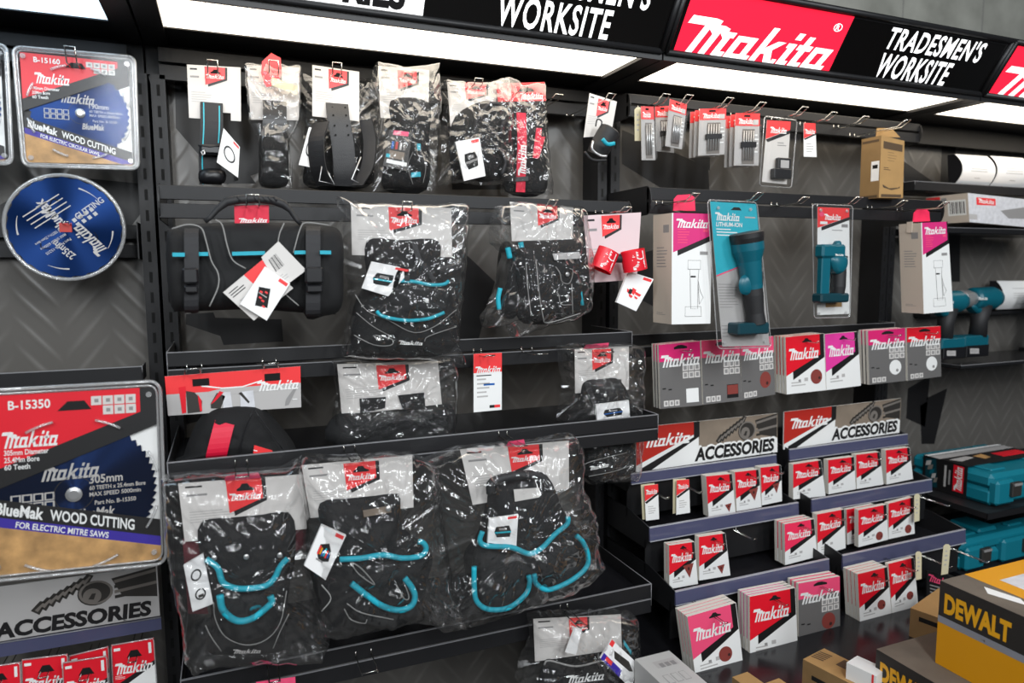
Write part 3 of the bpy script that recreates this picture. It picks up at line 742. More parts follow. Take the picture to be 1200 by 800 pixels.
for x in (400, 480, 520, 545, 570):
    g = G(); g.tube(PP(a([(x-8, 42), (x+8, 62)]), F+.012), .0028, 'strap', 5); g.build('grip_rib', hd)
q = QP(a([(378, 84), (540, 80), (541, 164), (380, 166)]), F+.028); g = G(); q.slab(g, .001, 'crimson'); q.mark(g, LOGO, .12, .72, .95, .98, 'white'); g.build('brand_card', r)
q = QP(a([(325, 490), (512, 335), (655, 470), (470, 622)]), F-.032); g = G(); q.slab(g, .001, 'card'); q.rect(g, .52, .0, .98, .5, 'red2'); q.lines(g, .06, .1, .4, .3, 3, 'print_black'); q.lines(g, .1, .4, .45, .95, 6, 'print_light'); q.mark(g, LOGO, .5, .4, .9, .56, 'white', 3); g.build('folded_card', r)
q = QP(a([(505, 325), (585, 250), (716, 386), (590, 480)]), F-.034); g = G(); q.slab(g, .001, 'card')
for i in range(9): q.rect(g, .2+.045*i, .18, .2+.045*i+(.012 if i % 3 else .03), .55, 'print_black')
q.lines(g, .1, .7, .5, .9, 3, 'print_light'); g.build('barcode_card', r)
swing(r, a([(522, 368), (640, 448), (530, 622), (405, 545)]), F-.044, kind='roll', t=.008)
hook(296.5, 240, F-.02, 1.71, 'the black rolled tool bag', up=.02, w=.024)

# ------------------------------------------------------------------ big bagged pouch in the middle of the second row
a = M((380, 220), 4); Y = 1.60
r = root('bagged_waist_pouch', 'tall clear bag with black teal banded waist pouch, right of the tool roll', 'bag', P(472, 240, Y), 'bagged tool pouches')
header(r, a([(125, 75), (595, 95), (600, 325), (130, 315)]), Y, (.36, .03, .66, .5), (.15, .87, .72))
body(r, a([(200, 250), (360, 245), (535, 250), (545, 400), (620, 560), (612, 740), (520, 790), (380, 800), (200, 780), (130, 740), (140, 560), (200, 430)]), Y-.004, .05, 'fabric', 'pouch', 4, nz=.008)
body(r, a([(330, 450), (440, 440), (580, 455), (590, 540), (560, 590), (400, 615), (260, 590), (270, 500)]), Y-.035, .025, 'fabric2', 'pocket', 5, nz=.006)
piping(r, a([(345, 437), (420, 440), (500, 455), (560, 452), (584, 436)]), Y-.058); piping(r, a([(245, 578), (270, 600), (330, 615), (400, 622), (480, 615), (530, 598), (562, 584)]), Y-.066)
seams(r, [a([(145, 500), (200, 575), (300, 620), (420, 678), (520, 648), (620, 570)]), a([(140, 690), (230, 735), (310, 738), (318, 710), (240, 690)]), a([(470, 720), (490, 695), (620, 650)])], Y-.058, .0011)
seams(r, [a([(150, 585), (230, 650), (320, 700)])], Y-.054, .0011)
logo_patch(r, a([(345, 712), (466, 718), (466, 740), (345, 736)]), Y-.062)
g = G(); g.ribbon(PP(a([(420, 250), (440, 320), (480, 380), (530, 460)]), Y-.05), (.006, 0, 0), (0, .002, 0), 'plastic_black', 4); g.ribbon(PP(a([(330, 480), (350, 400), (380, 370), (390, 440)]), Y-.062), (.006, 0, 0), (0, .002, 0), 'strap', 4); g.build('webbing', r)
studs(r, a([(480, 528)]), Y-.064, .005, 'white')
swing(r, a([(222, 345), (410, 382), (300, 508), (176, 470)]), Y-.062, kind='pouch')
film(r, a([(65, 35), (130, 62), (290, 72), (500, 80), (640, 72), (672, 80), (668, 300), (640, 600), (628, 740), (660, 830), (540, 815), (440, 800), (260, 805), (90, 790), (105, 700), (120, 480), (95, 300), (80, 130)]), Y-.012, .066, 8, nz=.014, ns=22)
hook(477, 246, Y-.05, 1.71, 'the tall bag with the black waist pouch', up=.018)

# bagged hammer pouch
a = M((560, 220), 4); Y = 1.60
r = root('bagged_nail_pouch', 'bulging clear bag with stitched black pouch and teal loops beside red wristbands', 'bag', P(640, 240, Y), 'bagged tool pouches')
header(r, a([(150, 65), (447, 92), (445, 240), (160, 250)]), Y, (.42, .0, .74, .6))
body(r, a([(160, 270), (330, 250), (480, 255), (515, 420), (490, 590), (400, 625), (310, 640), (200, 620), (165, 450)]), Y-.004, .06, 'fabric', 'pouch', 6, nz=.008)
body(r, a([(110, 280), (160, 270), (175, 450), (180, 600), (110, 600), (90, 500)]), Y+.02, .04, 'fabric', 'side_pouch', 8)
for p_, rd in (([(105, 470), (95, 520), (100, 570)], .006), ([(140, 280), (150, 330)], .007), ([(200, 255), (205, 280)], .007), ([(488, 430), (480, 480), (490, 550)], .005)):
    piping(r, a(p_), Y-.05, rd, name='teal_loop')
seams(r, [a([(272, 335), (285, 470), (305, 600), (330, 632), (480, 588)]), a([(365, 370), (385, 400), (395, 440), (430, 446), (446, 390), (430, 378)]), a([(355, 480), (378, 500), (390, 545), (440, 548)]), a([(440, 450), (445, 590)])], Y-.067, .0013)
seams(r, [a([(225, 350), (235, 480), (250, 600)])], Y-.06, .0011)
studs(r, a([(420, 405), (420, 510)]), Y-.067, .0055)
g = G(); g.prism(PP(a([(350, 308), (475, 300), (485, 330), (360, 338)]), Y-.066), (0, .002, 0), 'print_light'); g.build('cuff_band', r)
film(r, a([(100, 85), (185, 62), (300, 75), (470, 90), (492, 105), (520, 260), (532, 400), (512, 580), (430, 632), (330, 645), (235, 680), (180, 702), (150, 645), (40, 655), (28, 610), (100, 480), (128, 300), (75, 255), (72, 160)]), Y-.012, .076, 9, nz=.018, ns=24)
hook(645, 241, Y-.05, 1.71, 'the bulging bag with stitched pouch', up=.012, lean=.02)

# card with red wristbands
r = root('wristband_card', 'pale pink card with two red magnetic wristbands and a white swing tag', 'wristbands', P(715, 250, Y))
header(r, a([(495, 130), (765, 115), (745, 430), (522, 445)]), 1.64, (.3, .02, .62, .33), None, 'pinkish')
for pts, c in ((a([(596, 288), (594, 390)]), 0), (a([(728, 292), (735, 388)]), 1)):
    g = G(); t = P(*pts[0], 1.575); b = P(*pts[1], 1.575)
    ax = (P(*a([(620, 285)])[0], 1.575)-P(*a([(575, 395)])[0], 1.575)) if c == 0 else (P(*a([(722, 290)])[0], 1.575)-P(*a([(738, 395)])[0], 1.575))
    ax.normalize(); cc = (t+b)/2; hh = (t-b).length/2; rad = .03 if c == 0 else .034
    n = 26; u = ax.cross(Vector((0, 1, 0))).normalized(); w_ = ax.cross(u)
    for R_, flip in ((rad, 0), (rad*.9, 1)):
        vs = []
        for k in range(n):
            d_ = u*math.cos(2*math.pi*k/n)*R_+w_*math.sin(2*math.pi*k/n)*R_*.72; vs += [cc+ax*hh+d_, cc-ax*hh+d_]
        g.add(vs, [(2*k, 2*k+1, (2*k+3) % (2*n), (2*k+2) % (2*n)) for k in range(n)], 'red', True)
    # lettering wraps round the band
    gl = LOGO; s_ = []
    for x, y in gl[0]:
        ang = math.pi*(.5)+(.5-y)*1.1*(1 if c == 0 else 1); tt = (x-.5)*1.75*hh
        d_ = u*math.cos(ang)*rad*1.015+w_*math.sin(ang)*rad*.72*1.02
        if d_.y > 0: d_ = u*math.cos(ang)*rad*1.015-w_*math.sin(ang)*rad*.72*1.02
        s_.append(cc+ax*tt*(1)+d_)
    g.add(s_, gl[1], 'white')
    g.build('wristband', r)
g = G(); g.lathe(P(*a([(660, 330)])[0], 1.585), (1, 0, 0), [(-.02, .012), (.02, .012)], 'rubber', 10); g.build('strap', r)
swing(r, a([(706, 390), (825, 428), (742, 578), (650, 536)]), 1.60, kind='splash', t=.008)
hook(731, 247, 1.58, 1.71, 'the pink card with red wristbands', up=.008, lean=.02)

# ------------------------------------------------------------------ row under the first shelf
YC = 1.66
r = root('bagged_backpack', 'black backpack with wide red stripe under a long red and grey picture header', 'backpack', P(272, 435, YC))
q = QP([(193, 441), (352, 429), (353, 477), (197, 487)], YC-.03); g = G(); q.slab(g, .003, 'print_light'); q.rect(g, 0, 0, 1, .46, 'red2', 1); q.poly(g, [(.3, .46), (.4, .4), (1, .4), (1, .52), (.3, .58)], 'print_light', 2)
q.poly(g, [(.25, .28), (.4, .38), (.55, .38), (.7, .26), (.7, .29), (.55, .41), (.4, .41), (.25, .32)], 'white', 3); q.mark(g, LOGO, .66, .3, .985, .54, 'white', 4)
q.poly(g, [(.09, .3), (.14, .28), (.13, .95), (.1, .97)], 'red', 4); q.poly(g, [(.14, .4), (.2, .45), (.25, .68), (.24, .95), (.14, .97)], 'photo_dark', 4); q.poly(g, [(.22, .5), (.245, .66), (.245, .93), (.23, .94)], 'red', 5)
q.poly(g, [(.36, .5), (.42, .6), (.38, .9), (.31, .88), (.31, .76)], 'photo_dark', 4); q.poly(g, [(.38, .46), (.41, .5), (.34, .72), (.31, .78)], 'red', 5); q.poly(g, [(.4, .5), (.46, .5), (.47, .93), (.4, .95)], 'silver_box', 4)
q.poly(g, [(.53, .52), (.63, .5), (.64, .92), (.53, .94)], 'silver_box', 4); q.poly(g, [(.52, .55), (.54, .52), (.6, .78), (.59, .82)], 'photo_dark', 5); q.poly(g, [(.88, .78), (.96, .46), (.98, .46), (.9, .92), (.87, .94)], 'print_grey', 3); q.lines(g, .93, .78, .99, .84, 1, 'white', 5)
for u in (.19, .72): q.rect(g, u, .12, u+.12, .3, 'slot', 5)
g.build('picture_header', r)
a = M((180, 390), 4.704)
body(r, a([(255, 470), (340, 400), (560, 390), (660, 470), (760, 590), (790, 660), (770, 700), (165, 705), (165, 680), (195, 590)]), YC-.012, .06, 'fabric', 'bag_body', 3, nz=.008)
g = G(); g.ribbon([P(*a([(415, 420)])[0], YC-.035), P(*a([(385, 520)])[0], YC-.068), P(*a([(350, 660)])[0], YC-.075), P(*a([(345, 700)])[0], YC-.05)], (.021, 0, 0), (0, .003, 0), 'crimson', 5); g.build('red_stripe', r)
seams(r, [a([(545, 430), (495, 560), (470, 670)]), a([(560, 430), (640, 540), (710, 640)])], YC-.074, .0012, 'plastic_black')
q = QP(a([(555, 618), (655, 648), (660, 690), (548, 668)]), YC-.08); g = G(); q.slab(g, .001, 'red2'); q.lines(g, .0, .5, .3, .8, 1, 'white'); g.build('brand_label', r)
for px in (226, 318): hook(px, 438-(px-226)*.072, YC-.05, 1.69, 'the %s end of the long red backpack header' % ('left' if px < 300 else 'right'), up=.012, w=.03)

a = M((380, 390), 5.333); Y = 1.645
r = root('bagged_flat_pouch', 'clear bag with wide grey card and plain black pouch, below the tall waist pouch bag', 'bag', P(455, 425, Y), 'bagged tool pouches')
header(r, a([(80, 195), (710, 175), (735, 445), (110, 515)]), Y, (.37, .05, .66, .55))
q = QP(a([(220, 410), (385, 400), (380, 470), (225, 505)]), Y-.003); g = G(); q.slab(g, .001, 'fabric'); g.build('pouch_flap', r)
q = QP(a([(460, 390), (625, 372), (632, 470), (490, 480)]), Y-.003); g = G(); q.slab(g, .001, 'fabric'); g.build('pouch_flap', r)
studs(r, a([(545, 408), (570, 406)]), Y-.005, .0025, 'white')
body(r, a([(70, 520), (300, 500), (560, 480), (790, 450), (815, 600), (800, 695), (70, 700)]), Y-.002, .04, 'fabric2', 'pouch', 7, nz=.006, p=5)
film(r, a([(58, 185), (120, 165), (400, 170), (720, 150), (790, 150), (835, 225), (822, 480), (812, 692), (62, 700), (60, 520), (85, 400)]), Y-.008, .052, 10, nz=.012)
r = root('hang_tag', 'slim white card with red Makita top hanging alone under the first shelf', 'price card', P(572, 415, 1.645))
q = QP([(555, 414.5), (588, 413), (588, 480), (555, 483)], 1.645); g = G(); q.slab(g, .001, 'white'); q.rect(g, 0, 0, 1, .33, 'red2'); q.mark(g, LOGO, .06, .22, .96, .34, 'white'); q.lines(g, .1, .37, .9, .4, 1, 'print_black', 1, .6); q.lines(g, .35, .52, .95, .57, 1, 'blue_print', 1, .7); q.lines(g, .12, .43, .6, .8, 5, 'print_light'); q.rect(g, .56, .9, .74, .95, 'print_black'); q.rect(g, .74, .9, .94, .95, 'red2')
g.build('printed_card', r)
hook(572, 418, 1.61, 1.69, 'the slim white and red card', up=.006, lean=.02)
hook(630, 415, 1.62, 1.69, 'empty chrome wire hook under the first shelf, right of the slim card', up=.004, lean=.03, w=.03)

a = M((560, 380), 4.21)
r = root('bagged_holder', 'clear bag with grey card and black straps, at the right end under the first shelf', 'bag', P(705, 410, Y), 'bagged tool pouches')
header(r, a([(478, 122), (745, 108), (745, 320), (480, 340)]), Y, (.31, .03, .66, .5), (.18, .86, .75), redflap=(.14, .6))
body(r, a([(525, 285), (610, 270), (700, 275), (760, 400), (775, 485), (430, 490), (440, 430), (500, 380)]), Y-.003, .045, 'fabric', 'holder', 9, nz=.01)
g = G(); g.ribbon(PP(a([(540, 290), (560, 350), (590, 420), (600, 480)]), Y-.05), (.008, 0, 0), (0, .003, 0), 'leather', 4); g.build('strap', r)
studs(r, a([(628, 350), (590, 330)]), Y-.052, .005)
swing(r, a([(582, 395), (745, 374), (752, 470), (590, 485)]), Y-.06, kind='pouch', accent='blue_print', red=False)
film(r, a([(412, 112), (480, 95), (640, 100), (750, 95), (806, 108), (806, 300), (808, 488), (408, 495), (410, 420), (440, 330)]), Y-.012, .064, 11, nz=.016)
hook(711, 414, Y-.04, 1.69, 'the bag of black straps under the shelf end', up=.006, lean=.02)

# ------------------------------------------------------------------ three big bags under the second shelf
a = M((180, 530), 2.963); Y = 1.51
r = root('bagged_drill_holster', 'big clear bag of black pouch with curved teal bands, leftmost of the bottom three', 'bag', P(285, 555, Y), 'big bagged pouches under the second shelf')
header(r, a([(85, 108), (512, 76), (532, 265), (108, 310)]), Y, (.37, .0, .66, .58), (.155, .86, .66), redflap=(.36, .66))
g = G(); g.prism([P(x, y, Y+.012) for x, y in a([(100, 300), (165, 290), (175, 480), (190, 560), (120, 560)])], (0, .002, 0), 'maroon'); g.prism([P(x, y, Y+.012) for x, y in a([(470, 270), (520, 262), (520, 330), (480, 350)])], (0, .002, 0), 'maroon'); g.build('lining_sheet', r)
body(r, a([(165, 245), (320, 228), (474, 214), (492, 350), (470, 480), (455, 620), (440, 690), (300, 700), (185, 690), (200, 560), (165, 380)]), Y-.003, .04, 'fabric', 'pouch', 2, nz=.006, p=4)
body(r, a([(180, 370), (230, 420), (300, 470), (400, 460), (465, 380), (465, 480), (440, 580), (390, 640), (310, 662), (240, 630), (200, 540)]), Y-.03, .03, 'fabric2', 'front_pocket', 3, nz=.005)
piping(r, a([(183, 370), (222, 400), (240, 450), (280, 470), (330, 472), (390, 462), (420, 435), (440, 395), (465, 368)]), Y-.062, .0062); piping(r, a([(230, 495), (240, 545), (275, 578), (310, 585), (350, 572), (385, 545), (410, 520), (405, 498)]), Y-.066, .007)
seams(r, [a([(208, 520), (215, 580), (250, 640), (320, 668), (390, 650), (440, 590), (462, 480)]), a([(180, 600), (200, 640), (235, 690)]), a([(470, 560), (440, 620), (415, 680)])], Y-.058, .0012)
studs(r, a([(210, 366), (322, 362), (438, 356), (467, 373)]), Y-.048, .0055)
logo_patch(r, a([(272, 682), (378, 680), (376, 698), (270, 700)]), Y-.047, 'print_light')
swing(r, a([(104, 392), (172, 352), (207, 525), (135, 553)]), Y-.05, kind='rings', red=False)
film(r, a([(25, 95), (75, 85), (240, 72), (440, 60), (505, 30), (522, 120), (540, 250), (562, 480), (612, 640), (590, 718), (400, 728), (210, 742), (140, 768), (105, 720), (95, 600), (60, 450), (38, 250)]), Y-.01, .07, 12, nz=.014, ns=20, rings=26)
hook(284, 560, Y-.06, 1.555, 'the leftmost big bag with two curved teal bands', up=.004, w=.024)

a = M((330, 510), 3.2); Y = 1.50
r = root('bagged_fixings_pouch', 'big clear bag of black pouch with brown belt loop, middle of the bottom three', 'bag', P(420, 540, Y), 'big bagged pouches under the second shelf')
header(r, a([(75, 112), (490, 74), (495, 270), (108, 310)]), Y, (.36, .04, .65, .55), (.16, .86, .7))
body(r, a([(145, 255), (290, 238), (436, 222), (440, 300), (470, 360), (560, 440), (555, 520), (500, 650), (340, 742), (200, 720), (130, 600), (110, 480), (150, 380)]), Y-.003, .055, 'fabric', 'pouch', 4, nz=.01)
body(r, a([(215, 465), (380, 455), (530, 450), (520, 520), (440, 560), (300, 570), (230, 540)]), Y-.04, .025, 'fabric2', 'upper_pocket', 5, nz=.006)
body(r, a([(250, 560), (320, 600), (400, 645), (490, 620), (500, 680), (400, 730), (280, 690), (235, 620)]), Y-.04, .025, 'fabric2', 'lower_pocket', 6, nz=.006)
g = G(); g.prism(PP(a([(305, 283), (408, 265), (412, 288), (310, 306)]), Y-.056), (0, .003, 0), 'photo_brown'); g.build('belt_loop', r); studs(r, a([(400, 275)]), Y-.057, .006)
piping(r, a([(218, 465), (300, 460), (380, 448), (450, 460), (520, 452), (542, 425), (530, 402), (512, 398)]), Y-.07, .0062); piping(r, a([(262, 555), (320, 600), (380, 640), (440, 655), (485, 640), (500, 605), (488, 570), (462, 535)]), Y-.07, .0068)
seams(r, [a([(150, 560), (185, 610), (150, 660)]), a([(235, 650), (260, 690), (310, 705), (320, 690)]), a([(245, 630), (300, 665), (420, 690)]), a([(255, 470), (290, 520), (350, 560), (300, 500), (255, 470)]), a([(430, 560), (460, 612), (478, 605), (455, 540)])], Y-.068, .0015)
swing(r, a([(150, 335), (242, 375), (165, 542), (85, 488)]), Y-.065, kind='tools', t=.008)
film(r, a([(60, 110), (85, 80), (230, 85), (490, 72), (580, 110), (600, 300), (640, 560), (690, 715), (500, 695), (190, 752), (140, 745), (115, 600), (80, 450), (95, 300)]), Y-.01, .078, 13, nz=.016, ns=20, rings=26)
hook(419, 541, Y-.05, 1.555, 'the middle big bag with the brown belt loop', up=.004, w=.024)

a = M((500, 500), 3.333); Y = 1.50
r = root('bagged_double_pouch', 'big clear bag of double pouch with three teal curves, rightmost of the bottom three', 'bag', P(610, 520, Y), 'big bagged pouches under the second shelf')
header(r, a([(130, 88), (555, 54), (556, 240), (180, 305)]), Y, (.42, .02, .71, .5), redflap=(.4, .58))
body(r, a([(255, 215), (350, 175), (470, 190), (540, 340), (612, 430), (638, 540), (560, 600), (420, 640), (400, 660), (300, 722), (200, 712), (150, 520), (200, 430), (232, 330)]), Y-.003, .06, 'fabric', 'pouch', 7, nz=.008)
q = QP(a([(340, 245), (440, 238), (440, 275), (345, 292)]), Y-.05); g = G(); q.slab(g, .002, 'card'); g.build('belt_opening', r)
g = G(); g.tube(PP(a([(250, 260), (258, 215), (350, 190), (440, 192), (480, 240)]), Y-.04), .011, 'rubber', 8, sub=4); g.build('belt_loop', r)
body(r, a([(185, 545), (210, 470), (330, 480), (400, 505), (405, 600), (390, 655), (320, 705), (240, 712), (192, 670)]), Y-.045, .028, 'fabric2', 'left_pocket', 8, nz=.005)
body(r, a([(412, 575), (420, 500), (500, 430), (585, 425), (630, 540), (560, 600), (480, 634), (430, 615)]), Y-.045, .026, 'fabric2', 'right_pocket', 9, nz=.005)
piping(r, a([(218, 408), (208, 445), (235, 465), (330, 470), (400, 495), (450, 472), (500, 420), (548, 380), (552, 352)]), Y-.078, .0062); piping(r, a([(185, 545), (186, 620), (195, 680), (240, 712), (320, 706), (385, 655), (402, 610), (398, 580)]), Y-.076, .0062); piping(r, a([(420, 575), (428, 612), (475, 636), (560, 602), (622, 550), (630, 500), (610, 450), (585, 425)]), Y-.076, .0062)
swing(r, a([(245, 360), (358, 342), (350, 468), (238, 452)]), Y-.074, kind='pouch')
film(r, a([(0, 138), (60, 105), (130, 85), (400, 60), (575, 30), (602, 80), (606, 240), (655, 360), (660, 460), (684, 540), (620, 602), (540, 650), (420, 684), (330, 722), (190, 762), (40, 790), (25, 760), (75, 550), (30, 350)]), Y-.01, .09, 14, nz=.016, ns=18, rings=26)
hook(609, 522, Y-.05, 1.555, 'the rightmost big bag with three teal curves', up=.004, lean=.02)

r = root('bagged_small_pouch', 'black pouch in a clear bag tucked under the right end of the second shelf', 'bag', P(712, 520, 1.66), 'bagged tool pouches')
body(r, [(681, 512), (735, 510), (744, 540), (735, 556), (690, 562), (680, 540)], 1.66, .04, 'fabric', 'pouch', 5)
logo_patch(r, [(690, 546), (714, 541), (714, 547), (690, 552)], 1.617)
seams(r, [[(683, 545), (695, 540), (735, 530)], [(690, 558), (720, 552), (740, 545)]], 1.616, .001)
film(r, [(677, 508), (752, 506), (748, 550), (744, 562), (690, 566), (678, 556)], 1.655, .05, 15)

hook(716, 507, 1.60, 1.66, 'the small bagged pouch under the second shelf end', up=.004)
# bottom bag and box
a = M((600, 600), 4); Y = 1.53
r = root('bagged_apron', 'clear bag with grey card and black pouch lettered Makita below the lowest shelf', 'bag', P(680, 725, Y), 'bagged tool pouches')
header(r, a([(100, 500), (510, 478), (515, 640), (108, 700)]), Y, (.39, .02, .6, .5))
body(r, a([(150, 720), (180, 690), (300, 720), (440, 690), (520, 700), (560, 800), (540, 850), (140, 850), (130, 820)]), Y-.004, .05, 'fabric', 'pouch', 6)
piping(r, a([(150, 715), (175, 695), (300, 722), (430, 692)]), Y-.055, .0025, 'seam', 'rim')
g = G(); g.ribbon(PP(a([(525, 610), (560, 660)]), Y-.03), (0, 0, .006), (0, .003, 0), 'teal_trim'); g.build('teal_tab', r)
logo_patch(r, a([(248, 762), (440, 738), (440, 788), (248, 812)]), Y-.06)
g = G(); g.prism(PP(a([(290, 540), (330, 545), (300, 668), (248, 655)]), Y-.03), (0, .001, 0), 'tag_white'); g.build('paper_strip', r)
q = QP(a([(468, 596), (592, 712), (560, 830), (415, 685)]), Y-.075); g = G(); q.slab(g, .006, 'tag_white'); q.rect(g, .0, 0, .12, .25, 'red2'); q.poly(g, [(.2, .3), (.7, .2), (.9, .4), (.8, .5), (.3, .55)], 'photo_dark'); q.rect(g, .0, .7, .6, 1, 'purple_print'); q.rect(g, .1, .72, .3, .9, 'red2', 2); g.build('swing_tag', r)
film(r, a([(90, 500), (150, 485), (510, 474), (578, 484), (596, 680), (600, 858), (90, 858), (30, 800), (60, 700), (100, 600)]), Y-.012, .068, 16)
hook(680, 732, Y-.05, 1.573, 'the bag lettered Makita below the lowest shelf', up=.004, lean=.02)
hook(434, 789, 1.49, 1.573, 'empty chrome wire hook under the lowest shelf, below the middle big bag', up=.004, lean=.0, w=.036)
r = root('red_header_card', 'red card edge just peeking in under the left of the lowest shelf', 'card', P(322, 800, 1.5))
q = QP([(300, 799), (346, 793), (348, 830), (302, 836)], 1.5); g = G(); q.slab(g, .001, 'rose'); q.mark(g, LOGO, .1, .5, .9, .9, 'white'); g.build('printed_card', r)
hook(322, 800, 1.45, 1.573, 'the red card under the lowest shelf', up=.006)
# ------------------------------------------------------------------ right bay
def red_face(g, q, red='red', k=.6, tri=None, disc=None, logo=(.07, .21, .84, .41), ur=.88, vr=.36, vl=.68):
    q.poly(g, [(0, 0), (ur, 0), (ur, vr), (0, vl)], red, 1)
    q.poly(g, [(ur, 0), (min(1, ur+.11), 0), (min(1, ur+.11), vr+.05), (.17, vl+.08), (.17, vl-.07), (ur, vr-.0)], 'print_black', 1)
    q.mark(g, LOGO, *logo, 'white', 3)
    q.poly(g, [(.42, .1), (.47, .08), (.5, .05), (.56, .05), (.59, .08), (.66, .1), (.66, .12), (.42, .12)], 'slot', 3)
    if tri: u, v, s_ = tri; q.poly(g, [(u-s_, v-s_*.5), (u+s_, v-s_*.7), (u+s_*.1, v+s_)], 'disc', 2); q.mark(g, DISC, u-s_*.2, v-s_*.3, u+s_*.2, v+s_*.1, 'disc_dark', 3)
    if disc: u, v, s_, mm = disc; q.mark(g, DISC, u-s_, v-s_*q.w/q.h, u+s_, v+s_*q.w/q.h, mm, 2); q.mark(g, DISC, u+s_*.3, v, u+s_*.7, v+s_*.35, 'disc_dark' if mm == 'disc' else 'print_grey', 3)
    q.lines(g, .12, .8, .5, .9, 2, 'print_light', 1, .4); q.rect(g, .3, .76, .36, .8, 'print_grey', 2); q.rect(g, .45, .74, .54, .8, 'print_light', 2)
def grey_face(g, q, red='magenta', win='disc', ur=1., vb=.27):
    q.rect(g, 0, 0, 1, 1, 'pack_grey', 1); q.rect(g, 0, 0, 1, vb, red, 2); q.mark(g, LOGO, .04, .17, .98, .36, 'white', 3)
    q.poly(g, [(.36, .06), (.46, .03), (.56, .03), (.68, .06), (.68, .09), (.36, .09)], 'slot', 3)
    for i in range(3):
        for j in range(2): q.rect(g, .55+.145*i, .34+.115*j, .68+.145*i, .44+.115*j, 'card', 2); q.rect(g, .58+.145*i, .36+.115*j, .65+.145*i, .42+.115*j, 'print_grey', 3)
    for i in range(3): q.rect(g, .08+.13*i, .88, .19+.13*i, .97, 'card', 2); q.rect(g, .11+.13*i, .9, .16+.13*i, .95, 'print_grey', 3)
    if win == 'square': q.rect(g, .62, .72, .92, .94, 'white', 2)
    elif win == 'redsquare': q.rect(g, .62, .72, .92, .94, 'print_black', 2); q.rect(g, .63, .73, .91, .88, 'disc', 3)
    else:
        q.mark(g, DISC, .55, .58, .88, .86, 'disc' if win == 'disc' else 'white', 2); q.mark(g, DISC, .73, .75, .8, .81, 'disc_dark' if win == 'disc' else 'print_grey', 3)
    q.rect(g, .06, .68, .14, .7, 'print_black', 2); q.rect(g, .2, .7, .28, .72, 'print_black', 2)
def pack(px4, Y, t, face, label, group, back=0, gap=.002, backred=None, hk=True, edge='card_edge', backlab=None, hook_lab=None, blab=None):
    q = QP(px4, Y); g = G(); q.slab(g, t, 'white', edge); face(g, q)
    o = tag(g.build('sanding_pack'), label, 'sanding pack', group)
    for k in range(1, back+1):
        d = Vector((0, k*(t+gap), 0)); qb = Q(*[c+d for c in q.c]); g = G(); qb.slab(g, t, 'white', edge)
        if backred: backred(g, qb)
        else: face(g, qb)
        # each card behind is a separate pack
        tag(g.build('sanding_pack'), blab[k-1], 'sanding pack', group)
    if hk:
        c = q.at(.53, .11); g = G(); a = Vector((.004, 0, 0)); yb = 1.862 if group == GS else 1.801 if group == G1_ else 1.696 if group == G2_ else 1.564; L = .045
        p0 = Vector((c.x, yb, c.z)); p1 = Vector((c.x, c.y-L, c.z)); up = Vector((0, -.004, .006))
        g.tube([p0-a, p1-a, p1-a+up, p1+a+up, p1+a, p0+a], .0012, 'chrome', 5)
        tag(g.build('wire_hook'), 'chrome wire hook through %s' % hook_lab, 'hook', 'wire hooks on the rails')
    return o
GS = 'sanding packs on the slim shelf rail'
G1_, G2_, G3_ = 'small sanding packs on the top tier', 'small sanding packs on the middle tier', 'sanding packs on the bottom tier'
YH = 1.685
pk = lambda n: [(x, y) for x, y in n]
pack([(771.7, 404), (820, 399.5), (823, 474.5), (774, 479)], YH, .008, lambda g, q: grey_face(g, q, 'magenta', 'square'), 'grey and pink sanding pack with white square window, left end of its row', GS, 2, .006, hook_lab='the grey pack with white square window', blab=['sanding pack edge directly behind the grey pack with white square window', 'rearmost pack behind the grey pack with white square window'])
pack([(821.7, 399), (867, 396.5), (869, 469), (824, 474)], YH, .008, lambda g, q: grey_face(g, q, 'rose', 'redsquare'), 'grey sanding pack with red square window, lower left of the teal torch pack', GS, hook_lab='the grey pack with red square window')
pack([(868, 397), (906, 393.7), (908.5, 462), (869, 469)], YH+.004, .008, lambda g, q: grey_face(g, q, 'rose', 'disc'), 'grey sanding pack with brown disc window, directly under the teal torch pack', GS, hook_lab='the grey pack with brown disc under the torch pack')
pack([(920.5, 395), (965.5, 390.6), (968, 457), (922, 462)], YH, .010, lambda g, q: red_face(g, q, 'red', disc=(.76, .74, .15, 'disc')), 'white and bright red sanding pack with brown disc, in the middle of its row', GS, 3, .004, hook_lab='the bright red pack with brown disc', blab=['pack edge directly behind the bright red pack with brown disc', 'second pack edge behind the bright red pack with brown disc', 'rearmost pack edge behind the bright red pack with brown disc'])
pack([(966.6, 391.5), (1005.4, 388.4), (1009, 451.7), (968.5, 457)], YH, .010, lambda g, q: red_face(g, q, 'pink'), 'white and purplish pink sanding pack, right of the bright red pack', GS, hook_lab='the purplish pink pack')
pack([(1017, 387.4), (1060.5, 384.2), (1061.4, 446), (1018.7, 450.7)], YH, .009, lambda g, q: grey_face(g, q, 'magenta', 'white'), 'grey and pink sanding pack with white disc, second from right in its row', GS, 2, .005, hook_lab='the pink topped grey pack with white disc', blab=['red pack edge between the purplish pink pack and the grey one', 'rearmost red pack edge between the purplish pink pack and the grey one'])
pack([(1062.4, 384.2), (1102, 382), (1103, 441), (1063.8, 446)], YH, .009, lambda g, q: grey_face(g, q, 'red', 'white'), 'grey and red sanding pack with white disc, right end of its row', GS, hook_lab='the red topped grey pack with white disc')

